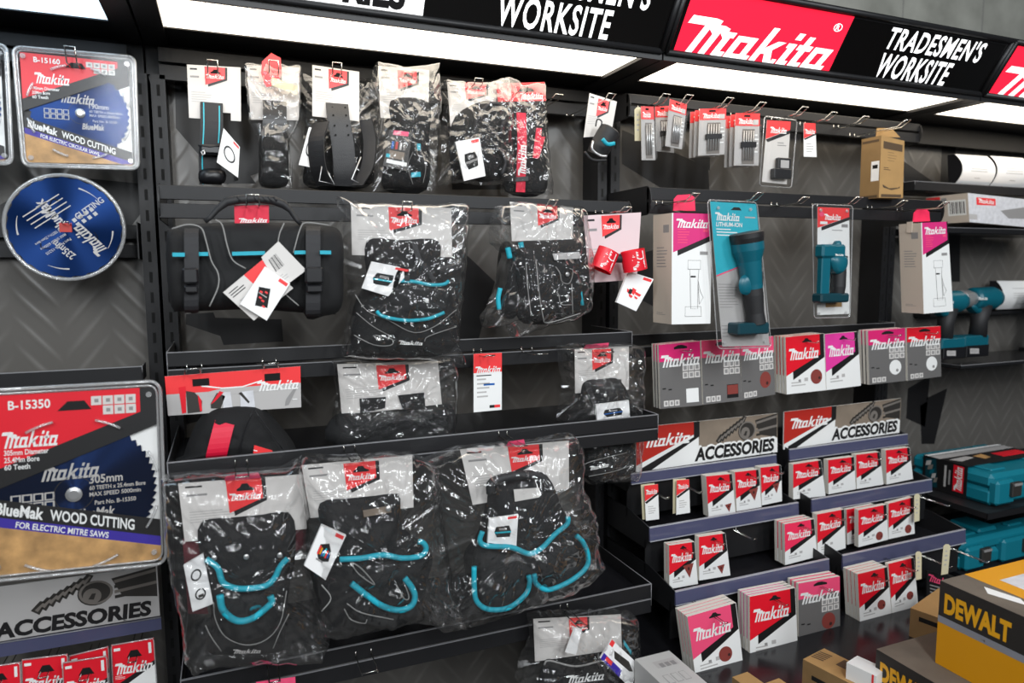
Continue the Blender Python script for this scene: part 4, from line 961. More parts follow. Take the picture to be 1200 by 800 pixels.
# tiered accessories rack, two columns
def acc_board(px4, Y, label):
    q = QP(px4, Y); g = G(); q.slab(g, .004, 'white')
    q.rect(g, .42, .0, 1, .62, 'photo_brown', 1)
    q.poly(g, [(.0, .0), (.385, 0), (.385, .3), (.0, .86)], 'darkred', 2); q.poly(g, [(.385, 0), (.425, 0), (.425, .36), (.1, 1), (.035, 1), (.035, .93), (.385, .36)], 'print_black', 2)
    q.mark(g, LOGO, .05, .2, .36, .48, 'white', 3)
    drills(g, q, .52); accw(g, q, .39, .62, .975, .95)
    return tag(g.build('accessories_sign'), label, 'sign', 'ACCESSORIES signs')
def accw(g, q, u0, v0, u1, v1):
    q.mark(g, T('ACCESSORIES', .075, .12), u0-.012, v0-.05, u1+.012, v1+.04, 'white', 3); q.mark(g, T('ACCESSORIES', .045, .12), u0, v0, u1, v1, 'print_black', 4)
def drills(g, q, u):
    w = 1-u
    for k in range(8):   # twisted flutes of a masonry bit
        a, b = u+.04*w+k*.05*w, .52-k*.055
        q.poly(g, [(a, b), (a+.07*w, b-.16), (a+.12*w, b-.12), (a+.06*w, b+.1)], 'photo_dark', 2); q.poly(g, [(a+.03*w, b), (a+.09*w, b-.12), (a+.1*w, b-.1), (a+.05*w, b+.04)], 'photo_mid', 3)
    q.mark(g, DISC, u+.38*w, .12, u+.64*w, .6, 'photo_dark', 2); q.mark(g, ring_glyph(22, .84), u+.39*w, .12, u+.65*w, .58, 'photo_mid', 3); q.mark(g, DISC, u+.42*w, .26, u+.56*w, .56, 'photo_mid', 4); q.poly(g, [(u+.46*w, .46), (u+.49*w, .36), (u+.52*w, .36), (u+.5*w, .48)], 'photo_dark', 5)
    for k in range(4): q.poly(g, [(u+.66*w, .16+.1*k), (u+.99*w, .04+.12*k), (u+.99*w, .1+.12*k), (u+.66*w, .22+.1*k)], 'photo_dark' if k % 2 else 'photo_mid', 3)
    q.poly(g, [(u+.64*w, .12), (u+.99*w, .0), (u+.99*w, .6), (u+.72*w, .5)], 'photo_dark', 2)
acc_board([(745.5, 501), (911, 484), (911, 529.5), (745.5, 553)], 1.80, 'ACCESSORIES sign with red Makita corner, partly behind the end of the second shelf')
acc_board([(919, 482.5), (1056, 466.5), (1054, 506.8), (918.2, 526.6)], 1.80, 'ACCESSORIES sign with red Makita corner, fully visible, right of its twin')
ROWS = [(1.78, (742, 555, 566.5), (919, 527.5, 540)), (1.675, (769, 617, 632.5), (950, 585.5, 600)), (1.543, (797, 692, 707.5), (984, 651.5, 668))]
for half, (xa, xb) in enumerate(((1.118, 1.686), (1.742, 2.306))):
    r = root('tiered_accessory_rack', 'three tier black rack with purple grey price strips, %s column' % ('left' if half == 0 else 'right'), 'rack', ((xa+xb)/2, 1.7, .6), 'tiered accessory racks')
    for k, (Y, c0, c1) in enumerate(ROWS):
        c = c0 if half == 0 else c1
        zt, zb = P(c[0], c[1], Y).z, P(c[0], c[2], Y).z
        g = G(); g.prism([(xa, Y, zt), (xa, Y-.004, zb+.002), (xa, Y-.001, zb), (xa, Y+.002, zb), (xa, Y+.004, zt)], (xb-xa, 0, 0), 'price_strip'); st = g.build('price_strip', r)
        g = G(); g.box((xa, Y-.001, zt-.0015), (xb, Y+.006, zt+.001), 'strip_edge'); g.box((xa, Y-.006, zb-.0012), (xb, Y, zb+.0008), 'strip_edge'); g.build('strip_edge', st)
        g = G(); g.box((xa+.003, Y+.026, zb-.004), (xb-.003, 1.92, zb-.001), 'tray_metal'); g.build('tray', r)
        g = G(); g.box((xa, Y+.02, zb-.11), (xb, Y+.024, zb-.001), 'dark_metal'); 
        n = int((xb-xa)/.02)
        for i in range(n): g.box((xa+.01+i*.02, Y+.0195, zb-.006), (xa+.016+i*.02, Y+.0205, zb-.003), 'slot')
        g.build('peg_plate', r)
        for x in (xa, xb-.002):
            g = G(); g.prism([(x, Y+.004, zt), (x, Y+.004, zb), (x, Y+.02, zb-.03), (x, 1.92, zb-.03), (x, 1.92, zt+.02), (x, Y+.13, zt+.02)], (.002, 0, 0), 'dark_metal'); g.tube([(x+.001, Y+.003, zt), (x+.001, Y+.13, zt+.021), (x+.001, 1.92, zt+.021)], .0018, 'plastic_black', 5); g.build('side_panel', r)
    g = G(); g.box((xa+.05, 1.996, .53), (xb-.05, 2.01, 1.0), 'dark_metal'); g.build('back_plate', r)
G1_, G2_, G3_ = 'small sanding packs on the top tier', 'small sanding packs on the middle tier', 'sanding packs on the bottom tier'
def tri(u=.55, v=.83, s_=.13): return lambda g, q: red_face(g, q, 'red', tri=(u, v, s_))
plain = lambda g, q: red_face(g, q, 'red')
def dsc(u=.72, v=.82, s_=.13, red='red'): return lambda g, q: red_face(g, q, red, disc=(u, v, s_, 'disc'))
Y1, Y2, Y3 = 1.725, 1.615, 1.475
pack([(827.5, 558), (858, 555), (862, 600), (830.5, 605.5)], Y1, .026, tri(.75), 'thick red and white pack with small triangle, third item on the top tier', G1_, hook_lab='the first thick pack of the top tier')
pack([(861.2, 553), (889, 550), (892.5, 594), (863.3, 599)], Y1, .026, tri(.72, .6, .2), 'red and white pack with brown triangle, middle of three touching on top tier', G1_, hook_lab='the brown triangle pack in the middle of three')
pack([(891.2, 547.8), (915.5, 545), (916.5, 587), (893, 592)], Y1, .026, tri(.72, .58, .17), 'red and white pack with brown triangle, at right end of left top tier', G1_, hook_lab='the brown triangle pack ending the left top tier')
pack([(929.5, 544), (962.5, 539), (967.5, 581), (929.5, 585)], Y1, .02, plain, 'red and white sanding pack, first on the right column top tier', G1_, hook_lab='the first pack of the right top tier')
pack([(970.5, 539), (1001, 535), (1003, 573), (971, 579)], Y1, .02, plain, 'red and white sanding pack, second on the right column top tier', G1_, hook_lab='the second pack of the right top tier')
pack([(1003.3, 532.7), (1031, 529.5), (1035.5, 567.5), (1004, 572.8)], Y1, .02, plain, 'red and white sanding pack, third on the right column top tier', G1_, hook_lab='the third pack of the right top tier')
pack([(1038, 527.5), (1066, 524), (1070, 561), (1039, 567.5)], Y1, .02, plain, 'red and white sanding pack, last on the right column top tier', G1_, hook_lab='the last pack of the right top tier')
pack([(784, 639), (814, 634.5), (818, 684), (784.5, 690)], Y2, .012, tri(.7, .62, .2), 'red and white pack with brown triangle, first on the left middle tier', G2_, 1, hook_lab='the first pack of the left middle tier', blab=['pack edge behind the first pack of the left middle tier'])
pack([(819, 629), (850, 624.5), (856, 674), (819.5, 680)], Y2, .02, tri(.72, .8, .13), 'red and white pack with small triangle low down, second on left middle tier', G2_, hook_lab='the second pack of the left middle tier')
pack([(919.5, 614), (954, 608), (958, 652), (920, 662)], Y2-.01, .012, lambda g, q: red_face(g, q, 'pink_red'), 'red and white sanding pack in front of two edges, right column middle tier', G2_, 2, .004, hook_lab='the front pack starting the right middle tier', blab=['pink edged pack behind the front pack of the right middle tier', 'white edged rearmost pack at the start of the right middle tier'])
pack([(957.5, 602.5), (989.5, 596.5), (991, 642), (958.2, 652)], Y2, .02, plain, 'red and white sanding pack, second face on the right column middle tier', G2_, hook_lab='the second face of the right middle tier')
pack([(992, 597), (1024, 590.5), (1026, 630), (993, 638)], Y2+.04, .012, plain, 'red sanding pack mostly hidden behind its neighbour on the right middle tier', G2_, hk=False)
pack([(1006, 597.5), (1039, 591), (1041, 632), (1006, 641)], Y2, .016, dsc(.7, .83, .12), 'red and white pack with brown disc, second from right on the middle tier', G2_, hook_lab='the second brown disc pack of the middle tier')
pack([(1041.2, 590), (1070, 582.5), (1072, 625), (1041.5, 631.5)], Y2, .016, dsc(.75, .83, .13), 'red and white pack with brown disc, right end of the middle tier', G2_, hook_lab='the end brown disc pack of the middle tier')
pack([(805.5, 722.5), (862.5, 706), (871, 779), (815.5, 796)], Y3-.03, .012, dsc(.66, .74, .14, 'rose'), 'large pale pink and white pack with brown disc, nearest on the bottom tier', G3_, 3, .002, hook_lab='the large pale pink pack', blab=['pack edge directly behind the large pale pink pack', 'second pack edge behind the large pale pink pack', 'rearmost pack edge behind the large pale pink pack'])
pack([(878.5, 699), (932, 688.5), (935, 763), (879, 774.5)], Y3-.01, .010, lambda g, q: red_face(g, q, 'red'), 'large red and white pack without disc, second on the bottom tier', G3_, 3, .003, backred=lambda g, q: red_face(g, q, 'pink'), hook_lab='the large red pack on the bottom tier', blab=['pink pack directly behind the large red pack on the bottom tier', 'second pink pack behind the large red pack on the bottom tier', 'rearmost pink pack behind the large red pack on the bottom tier'])
pack([(935.5, 683.5), (984, 675), (984.5, 742.5), (936, 754)], Y3+.005, .010, lambda g, q: grey_face(g, q, 'rose', 'disc'), 'grey sanding pack with pink top and brown disc, on the bottom tier', G3_, 2, .006, hook_lab='the grey pack of the bottom tier', blab=['pack edge directly behind the grey pack of the bottom tier', 'rearmost pack behind the grey pack of the bottom tier'])
pack([(1005, 672.5), (1040, 664), (1045, 721), (1008, 731)], Y3+.0, .012, dsc(.7, .72, .13), 'red and white pack with brown disc and three packs behind, bottom tier', G3_, 3, .002, hook_lab='the brown disc pack with three behind', blab=['pack edge just behind the brown disc pack, right bottom tier', 'second pack edge behind the brown disc pack, right bottom tier', 'rearmost pack edge behind the brown disc pack, right bottom tier'])
pack([(1041, 660.5), (1071, 653), (1076, 709), (1045.5, 720)], Y3, .012, dsc(.72, .74, .13), 'red and white pack with brown disc, right end of the bottom tier', G3_, hook_lab='the end pack of the bottom tier')
def minitag(px4, off, Y, label, red=True):
    r = root('hang_tag', label, 'tag', P(*px4[0], Y), 'hang tags on the rack hooks')
    q = QP(px4, Y); g = G(); q.slab(g, .001, 'white')
    if red: q.poly(g, [(0, 0), (1, 0), (1, .22), (0, .45)], 'red2'); q.poly(g, [(1, .22), (1, .3), (.1, .52), (0, .47)], 'print_black'); q.mark(g, LOGO, .08, .12, .92, .26, 'white', 3); q.lines(g, .2, .6, .8, .85, 4, 'print_light')
    g.build('front_card', r)
    if off: g = G(); g.prism([v+Vector((-.004, off, 0)) for v in (q.c[0], q.c[1], q.c[2], q.c[3])], (0, .001, 0), 'cream'); g.build('back_card', r)
minitag([(755, 569), (771, 567), (772.5, 608), (757, 610)], .012, Y1-.01, 'small red and white tag, leftmost on the top tier of the rack')
minitag([(793, 562.5), (807.5, 561.5), (808.7, 600.5), (792.5, 603)], .012, Y1-.01, 'small red and white tag, second on the top tier of the rack')
def creamtag(px4, Y, label):
    q = QP(px4, Y); g = G(); q.slab(g, .001, 'cream', None, [(0, .06), (.3, 0), (.7, 0), (1, .06), (1, 1), (0, 1)]); q.lines(g, .3, .2, .7, .8, 4, 'print_light')
    tag(g.build('price_tag'), label, 'tag', 'plain cream tags')
creamtag([(1071.5, 579), (1078, 578), (1077.5, 610), (1071.5, 611.5)], Y2-.02, 'plain cream tag at the right end of the middle tier')
creamtag([(1073, 646), (1080, 646), (1080, 678), (1073.5, 679.5)], Y3-.03, 'plain cream tag beside the last pack on the bottom tier')
creamtag([(1106, 637.5), (1114, 637.5), (1111, 672), (1103, 673.5)], Y3-.05, 'plain cream tag hanging alone furthest right on the bottom tier')
def rackhook(p0, p1, Y0, Y1_, label):
    a = P(*p0, Y0); b = P(*p1, Y1_); g = G(); d = Vector((.004, 0, 0)); up = Vector((0, -.003, .006))
    b = Vector((a.x, b.y, a.z)); g.tube([a-d+Vector((0, 0, .012)), a-d, b-d, b-d+up, b+d+up, b+d, a+d, a+d+Vector((0, 0, .012))], .0013, 'chrome', 5)
    tag(g.build('wire_hook'), label, 'hook', 'wire hooks on the rails')
rackhook((861, 621), (893, 627), 1.69, 1.60, 'empty chrome wire hook on the left middle tier')
rackhook((758, 572), (785, 576), 1.80, 1.69, 'chrome wire hook through the leftmost small red tag of the rack')
rackhook((796, 566), (824, 568), 1.80, 1.69, 'chrome wire hook through the second small red tag of the rack')
rackhook((1078, 582), (1104, 584), 1.69, 1.58, 'chrome wire hook through the cream tag on the middle tier')
rackhook((1078, 650), (1103, 655), 1.56, 1.45, 'chrome wire hook through the cream tag beside the last bottom pack')
rackhook((1110, 641), (1140, 645), 1.56, 1.42, 'chrome wire hook through the furthest right cream tag')

# ------------------------------------------------------------------ top rail of the right bay
YT = 1.735; GB = 'drill bit packs on the right top rail'
creamtag([(743.7, 126), (752, 125), (752, 165), (744, 165)], YT+.01, 'plain cream tag behind the slim bit pack, left end of right top rail')
def bits(g, q, n, u0, u1, v0, v1, m='steel', band=True):
    for i in range(n):
        u = u0+(u1-u0)*(i+.5)/n; g.tube([q.at(u, v0, .006), q.at(u, v1, .006)], .0022, m, 6)
    if band: g.prism([q.at(u0-.03, (v0+v1)/2-.05, .009), q.at(u1+.03, (v0+v1)/2-.05, .009), q.at(u1+.03, (v0+v1)/2+.05, .009), q.at(u0-.03, (v0+v1)/2+.05, .009)], q.n*-.006, 'plastic_black')
def shellbox(r, q, d, m='clear_shell', name='blister'):
    g = G(); f = [q.at(u, v, d) for u, v in ((.05, .24), (.95, .24), (.95, .97), (.05, .97))]; b = [q.at(u, v, .001) for u, v in ((0, .2), (1, .2), (1, 1), (0, 1))]
    g.add(f+b, [(0, 1, 2, 3), (0, 4, 5, 1), (1, 5, 6, 2), (2, 6, 7, 3), (3, 7, 4, 0)], m); return g.build(name, r)
def bitpack(px4, Y, label, n=5, band=True, slim=False, back=0, blab=()):
    for k in range(back, -1, -1):
        d = Vector((0, k*.022, 0)); q0 = QP(px4, Y); q = Q(*[c+d for c in q0.c])
        r = root('drill_bit_pack', label if k == 0 else blab[k-1], 'drill bit pack', q.c[0], GB)
        g = G(); q.slab(g, .0012, 'print_light'); q.rect(g, 0, 0, 1, .24, 'red2', 1); q.mark(g, LOGO, .12, .1, .75, .2, 'white', 2); q.rect(g, .35, .03, .6, .07, 'slot', 2)
        if not slim: q.rect(g, .72, .12, .95, .22, 'print_light', 2)
        q.rect(g, .3, .3, .8, .97, 'photo_mid', 2); q.lines(g, .8, .4, .97, .8, 5, 'white', 3); g.build('backing_card', r)
        if k == 0:
            for i in range(n):
                u = .27+(.75-.27)*(i+.5)/n; g = G(); g.tube([q.at(u, .34, .006), q.at(u, .9, .006)], .0022, 'steel', 6); g.build('drill_bit', r)
            if band: g = G(); g.prism([q.at(.22, .55, .010), q.at(.8, .55, .010), q.at(.8, .66, .010), q.at(.22, .66, .010)], q.n*-.007, 'plastic_black'); g.build('bit_holder', r)
        shellbox(r, q, .014)
bitpack([(751, 124.5), (766, 125), (768, 187.5), (752, 187.5)], YT-.01, 'slim red topped bit pack, leftmost on the right top rail', 3, False, True)
bitpack([(767.5, 125), (785, 124), (790, 179), (769, 177)], YT+.02, 'red bit pack half hidden behind the tilted silver bit pack', 4)
bitpack([(785, 116), (805, 122.5), (799, 175), (779.5, 171)], YT-.02, 'tilted red bit pack with rows of silver bits, third on the right top rail', 5, False)
bitpack([(820, 127.5), (851, 127), (849, 181), (818, 182.5)], YT, 'shorter stacked bit pack with five silver bits, left of the taller stack', 5, True, False, 2, ['bit pack directly behind the shorter five bit pack', 'rearmost bit pack of the shorter stack'])
bitpack([(862, 132.5), (890.5, 133), (889, 194), (860, 194)], YT, 'taller stacked bit pack with silver bits, beside the long clear pack', 5, True, False, 2, ['bit pack directly behind the taller stacked bit pack', 'rearmost bit pack of the taller stack'])
r = root('adapter_pack', 'long clear pack with red header and a black square fitting near its foot', 'blister pack', P(915, 140, YT))
q = QP([(899, 141), (926.5, 142.5), (922, 216), (893, 213)], YT); g = G(); q.slab(g, .001, 'card'); q.poly(g, [(0, 0), (1, 0), (1, .13), (0, .3)], 'red2'); q.poly(g, [(1, .13), (1, .19), (.1, .35), (.0, .31)], 'print_black'); q.mark(g, LOGO, .15, .1, .85, .2, 'white', 3); q.lines(g, .5, .34, .9, .42, 2, 'print_grey'); g.build('backing_card', r)
g = G(); a1, a2 = q.at(.42, .6, .02), q.at(.95, .78, .004); g.box(a1, a2, 'plastic_black', bev=.002); b1, b2 = q.at(.25, .78, .024), q.at(.95, .93, .004); g.box(b1, b2, 'plastic_black', bev=.002); g.box(q.at(.5, .64, .0205), q.at(.85, .76, .019), 'print_light'); g.build('adapter', r)
qs = QP([(896, 136), (934, 141), (927.5, 220), (890, 217.5)], YT-.001); shellbox(r, qs, .03)
g = G(); g.tube([qs.at(u, v) for u, v in ((.05, .0), (.95, 0), (1, .03), (1, .97), (.95, 1), (.05, 1), (0, .97), (0, .03))], .0016, 'shell_rim', 6, True); g.build('blister_rim', r)
r = root('hang_tag', 'short red and white tag between the long clear pack and the brown carton', 'tag', P(949, 144, YT))
q = QP([(942, 144), (955.5, 144.5), (957, 184), (942, 183.5)], YT); g = G(); q.slab(g, .001, 'white'); q.poly(g, [(0, 0), (1, 0), (1, .28), (0, .46)], 'red2'); q.poly(g, [(1, .28), (1, .34), (.1, .5), (0, .47)], 'print_black'); q.mark(g, LOGO, .08, .18, .92, .32, 'white', 3); q.lines(g, .2, .6, .8, .9, 4, 'print_light'); g.build('printed_card', r)
for px, py, lb in ((774, 120, 'the slim bit pack'), (801, 121, 'the tilted silver bit pack'), (848, 124, 'the shorter stacked bit packs'), (886, 129, 'the taller stacked bit packs'), (935, 134, 'the long clear fitting pack'), (969, 140, 'the short red and white tag')):
    hook(px, py, 1.70, 1.80, lb, up=.016, lean=.03, w=.021, r=.0017)
hook(1006, 144.5, 1.71, 1.80, 'empty chrome wire hook on the right top rail beside the brown carton', up=.016, lean=.03, w=.021, r=.0017)

def carton(name, label, cat, px4, Yf, depth, faces, group=None, m='white', mside='tan_box'):
    q = QP(px4, Yf); g = G(); d = Vector((0, depth, 0)); c = q.c
    r = root(name, label, cat, c[3], group)
    g.add(c, [(0, 1, 2, 3)], m); b = [v+d for v in c]
    g.add([c[0], b[0], b[3], c[3]], [(0, 1, 2, 3)], mside); g.add([c[1], b[1], b[2], c[2]], [(0, 1, 2, 3)], mside); g.add(b, [(3, 2, 1, 0)], mside)
    g.add([c[0], c[1], b[1], b[0]], [(0, 1, 2, 3)], mside); g.add([c[3], c[2], b[2], b[3]], [(3, 2, 1, 0)], mside)
    side = Q(b[0], c[0], c[3], b[3]); faces(g, q, side); g.build('carton_body', r)
    return r, q, side
def torchbox(g, q, s_):
    q.poly(g, [(.03, .0), (.95, 0), (.95, .2), (.03, .35)], 'pink' if False else 'pink_box', 1); q.poly(g, [(.95, 0), (1, 0), (1, .24), (.14, .38), (.14, .33), (.95, .2)], 'print_black', 1)
    q.mark(g, LOGO, .1, .05, .9, .13, 'white', 3); q.lines(g, .14, .14, .45, .28, 6, 'rose', 2); q.rect(g, .78, .14, .9, .165, 'rose', 2); q.rect(g, .7, .34, .9, .37, 'print_grey', 2)
    for uv in ([(.4, .42), (.72, .42), (.72, .5), (.4, .5)], [(.45, .5), (.68, .5), (.66, .6), (.66, .86), (.48, .86), (.46, .6)], [(.34, .84), (.74, .84), (.76, .93), (.34, .93)], [(.66, .6), (.72, .7), (.8, .76), (.7, .82)]):
        g.tube([q.at(u, v, .0004) for u, v in uv], .0008, 'print_grey', 3, True)
    q.rect(g, .47, .56, .6, .575, 'print_black', 2)
    s_.lines(g, .2, .3, .8, .5, 7, 'print_grey', 1, .3); s_.rect(g, .55, .1, .85, .17, 'print_grey', 1); s_.lines(g, .2, .9, .7, .93, 2, 'print_grey', 1, .3)
mat('pink_box', 'd8307a', .4)
def tab(r, px, Y, m='pink_red'):
    g = G(); pts = PP(px, Y); g.prism(pts, (0, .002, 0), m); g.build('hang_tab', r)
r, q, s_ = carton('torch_carton', 'tall white carton with pink corner, left of the teal torch pack', 'carton', [(787.5, 249.3), (834.5, 250.5), (832.5, 379), (787, 380)], 1.57, .088, torchbox, 'white and pink torch cartons')
tab(r, [(789, 247), (790, 233), (794, 228.5), (809, 227.5), (814, 231), (815, 247)], 1.63)
g = G(); g.pillow([q.at(.02, 0)+Vector((0, .004, 0)), q.at(.3, -.03)+Vector((0, .02, 0)), q.at(.98, -.0)+Vector((0, .004, 0)), q.at(.9, -.005)+Vector((0, .05, 0)), q.at(.2, -.005)+Vector((0, .05, 0))], .001, 'plastic_black', 3, 3); g.build('open_flap', r)
r, q, s_ = carton('torch_carton', 'tall white carton with pink corner at the right end of the torch rail', 'carton', [(1079.5, 261), (1110.5, 259.5), (1117, 364.5), (1082.5, 367.5)], 1.58, .08, torchbox, 'white and pink torch cartons')
tab(r, [(1070, 260), (1071, 250), (1075, 244.5), (1085, 244), (1089, 248), (1090, 259)], 1.63)
g = G(); g.box(s_.at(.38, -.02, .001), s_.at(.62, .1, .002), 'tan_box'); g.build('tape', r)

# teal torch blister
def blister(name, label, shell4, card4, Y, facef, depth=.012):
    r = root(name, label, 'torch pack', P(*shell4[0], Y)); q = QP(card4, Y); g = G(); q.slab(g, .001, 'print_light'); facef(g, q); g.build('backing_card', r)
    qs = QP(shell4, Y-.003); g = G(); n = 6; pts = []
    for cx, cy, a0 in ((.93, .03, -90), (.93, .97, 0), (.07, .97, 90), (.07, .03, 180)):
        for k in range(n): a_ = math.radians(a0+90*k/(n-1)); pts.append((cx+.07*math.cos(a_), cy+.03*math.sin(a_)))
    g.prism([qs.at(u, v, .0) for u, v in pts], -qs.n*.002, 'clear_shell'); g.tube([qs.at(u, v) for u, v in pts], .0016, 'shell_rim', 6, True); g.build('blister_shell', r)
    for u, v in ((.2, .05), (.85, .05), (.12, .96), (.88, .96)): g = G(); g.lathe(qs.at(u, v, 0), qs.n, [(0, .005), (.003, .004)], 'shell_rim', 10); g.build('blister_stud', r)
    return r, q
def f_teal(g, q):
    q.poly(g, [(0, 0), (1, 0), (1, .37), (0, .5)], 'teal_print', 1); q.poly(g, [(1, .37), (1, .378), (0, .51), (0, .5)], 'rose', 2)
    q.mark(g, LOGO, .08, .07, .6, .125, 'white', 3); q.mark(g, T('LITHIUM-ION', .02, .2), .08, .135, .65, .165, 'white', 3); q.lines(g, .08, .18, .55, .24, 3, 'white', 2, .35); q.rect(g, .72, .09, .95, .1, 'print_light', 2); q.poly(g, [(.42, .05), (.5, .03), (.62, .03), (.66, .05)], 'slot', 3)
    q.lines(g, .02, .56, .45, .74, 9, 'print_grey', 1, .25); q.lines(g, .02, .85, .2, .95, 4, 'print_grey', 1, .25)
r, q = blister('torch_pack', 'teal topped blister pack with large teal torch', [(829, 234), (887, 237), (904, 406.5), (841, 408.5)], [(832, 236), (886, 239), (902, 404.5), (846.5, 406)], 1.55, f_teal)
Yt = 1.525
top, nk, hd, bs = P(874.5, 272, Yt), P(877, 308, Yt), P(880, 336, Yt), P(886, 379, Yt)
ax = (bs-top); L = ax.length; ax.normalize()
wpx = (P(890, 275, Yt)-P(859, 275, Yt)).length/2
g = G(); g.lathe(top, ax, [(0, wpx*.86), (.002, wpx), (L*.06, wpx), (L*.11, wpx*.95)], 'dark_metal', 22); hh = g.build('lens_ring', r)
g = G(); g.lathe(top+ax*L*.11, ax, [(0, wpx*.95), (L*.08, wpx*.95), (L*.2, wpx*.72), (L*.45, wpx*.62), (L*.5, wpx*.62)], 'tool_teal', 22); tb = g.build('torch_body', r)
g = G(); g.pillow(PP([(866, 330), (872, 322), (888, 324), (893, 332), (880, 345), (868, 343)], Yt-.008), .012, 'tool_teal', 6, 3); g.build('guard', tb)
g = G(); g.lathe(top+ax*L*.58, ax, [(0, wpx*.6), (L*.1, wpx*.62), (L*.3, wpx*.55), (L*.42, wpx*.6)], 'rubber', 18); g.build('grip', r)
g = G(); g.tube(PP([(893, 318), (893, 335), (890, 345), (893, 360), (893, 375)], Yt-.012), .003, 'rubber', 6, sub=4); g.build('strap', r)
g = G(); A, B = P(866, 379, Yt-.02), P(902, 391, Yt-.02); g.box((A.x, A.y, A.z), (B.x, A.y+.05, B.z), 'tool_teal_dark', bev=.004); g.build('battery_base', r)
qq = QP([(881, 296), (887, 296), (889, 318), (883, 318)], Yt-.024); g = G(); qq.mark(g, ([(1-y, x) for x, y in LOGO[0]], LOGO[1]), 0, 0, 1, 1, 'white'); qq.c; g.build('logo_print', tb)
def f_red(g, q):
    q.rect(g, 0, 0, 1, 1, 'white', 1); q.poly(g, [(0, 0), (1, 0), (1, .08), (0, .19)], 'red2', 2); q.poly(g, [(1, .08), (1, .11), (.12, .215), (.12, .18)], 'print_black', 2); q.mark(g, LOGO, .2, .06, .72, .115, 'white', 4); q.mark(g, DISC, .05, .04, .2, .085, 'rose', 3); q.rect(g, .08, .13, .3, .155, 'white', 3); q.rect(g, .75, .15, .95, .18, 'print_grey', 2); q.lines(g, .45, .205, .95, .225, 1, 'print_grey', 2); q.rect(g, .25, .88, .75, .93, 'kraft', 2)
r, q = blister('torch_pack', 'red topped white blister pack with small right angle torch', [(952, 239), (999.5, 241), (996, 371.5), (954, 372.5)], [(958, 242.5), (995, 244), (996, 367.5), (957.5, 369)], 1.57, f_red)
Yt = 1.545
g = G(); A, B = P(965, 286, Yt-.02), P(992, 302, Yt-.02); g.box((A.x, A.y, A.z), (B.x, A.y+.035, B.z), 'tool_teal', bev=.006); g.lathe(P(981, 287, Yt), (0, 0, 1), [(-.006, .013), (.006, .012), (.012, .008)], 'tool_teal', 14); tb = g.build('torch_head', r)
g = G(); c0, c1 = P(985, 300, Yt), P(982, 345, Yt); g.lathe(c0, c1-c0, [(0, .02), (.03, .018), (.05, .019), (.09, .02), ((c1-c0).length, .017)], 'rubber', 16); g.build('grip', r)
g = G(); g.pillow(PP([(975, 300), (991, 299), (992, 312), (986, 320), (980, 320), (975, 312)], Yt-.012), .014, 'tool_teal', 6, 3, back=.02); g.build('neck', tb)
g = G(); A, B = P(964.5, 288, Yt-.012), P(972.5, 345, Yt-.012); g.box((A.x, A.y, A.z), (B.x, A.y+.02, B.z), 'tool_teal', bev=.003); g.build('side_guard', r)
g = G(); A, B = P(963, 344, Yt-.02), P(996, 354, Yt-.02); g.box((A.x, A.y, A.z), (B.x, A.y+.04, B.z), 'tool_teal_dark', bev=.005); g.build('battery_base', r)
logo_patch(r, [(978, 297), (989, 297), (989, 300), (978, 300)], Yt-.0215)
for px, py, lb in ((808, 235, 'the tall white carton beside the teal torch pack'), (883, 234, 'the teal torch pack'), (998, 238.5, 'the red topped torch pack'), (1100, 243.5, 'the tall white carton ending the torch rail')):
    hook(px, py, 1.53 if px == 883 else 1.56, 1.70, lb, up=.016, lean=.028, w=.021, r=.0017)
hook(936, 238.5, 1.60, 1.70, 'empty chrome wire hook between the two torch packs', up=.016, lean=.028, w=.021, r=.0017)
hook(1051, 242, 1.60, 1.70, 'empty chrome wire hook between the red torch pack and end carton', up=.016, lean=.028, w=.021, r=.0017)

# brown carton on top rail
def kraftbox(g, q, s_):
    q.rect(g, .1, .08, .92, .2, 'kraft_print', 1); q.lines(g, .3, .24, .7, .42, 4, 'kraft_dark', 1, .3); q.lines(g, .15, .5, .45, .56, 2, 'kraft_print', 1); q.poly(g, [(.12, .78), (.4, .84), (.8, .82), (.85, .79), (.85, .83), (.5, .87), (.15, .83)], 'kraft_print', 1); q.rect(g, .08, .94, .92, .99, 'kraft_print', 1)
    s_.rect(g, .55, .4, .95, .72, 'tag_white', 1); s_.rect(g, .62, .46, .88, .52, 'print_black', 2); s_.rect(g, .05, .05, .9, .09, 'kraft_print', 1); s_.lines(g, .2, .2, .8, .3, 3, 'kraft_dark', 1, .3); s_.rect(g, .05, .95, .9, .99, 'kraft_print', 1)
r, q, s_ = carton('brown_carton', 'brown cardboard carton with white barcode label, right end of right top rail', 'carton', [(1033, 158.5), (1060, 165), (1058, 232), (1030, 231.5)], 1.66, .075, kraftbox, None, 'kraft', 'kraft_dark')
tab(r, [(1027, 160), (1028, 150), (1045, 150), (1055, 161)], 1.70, 'kraft')
hook(1054, 149, 1.62, 1.80, 'the brown cardboard carton', up=.016, lean=.03, w=.021, r=.0017)
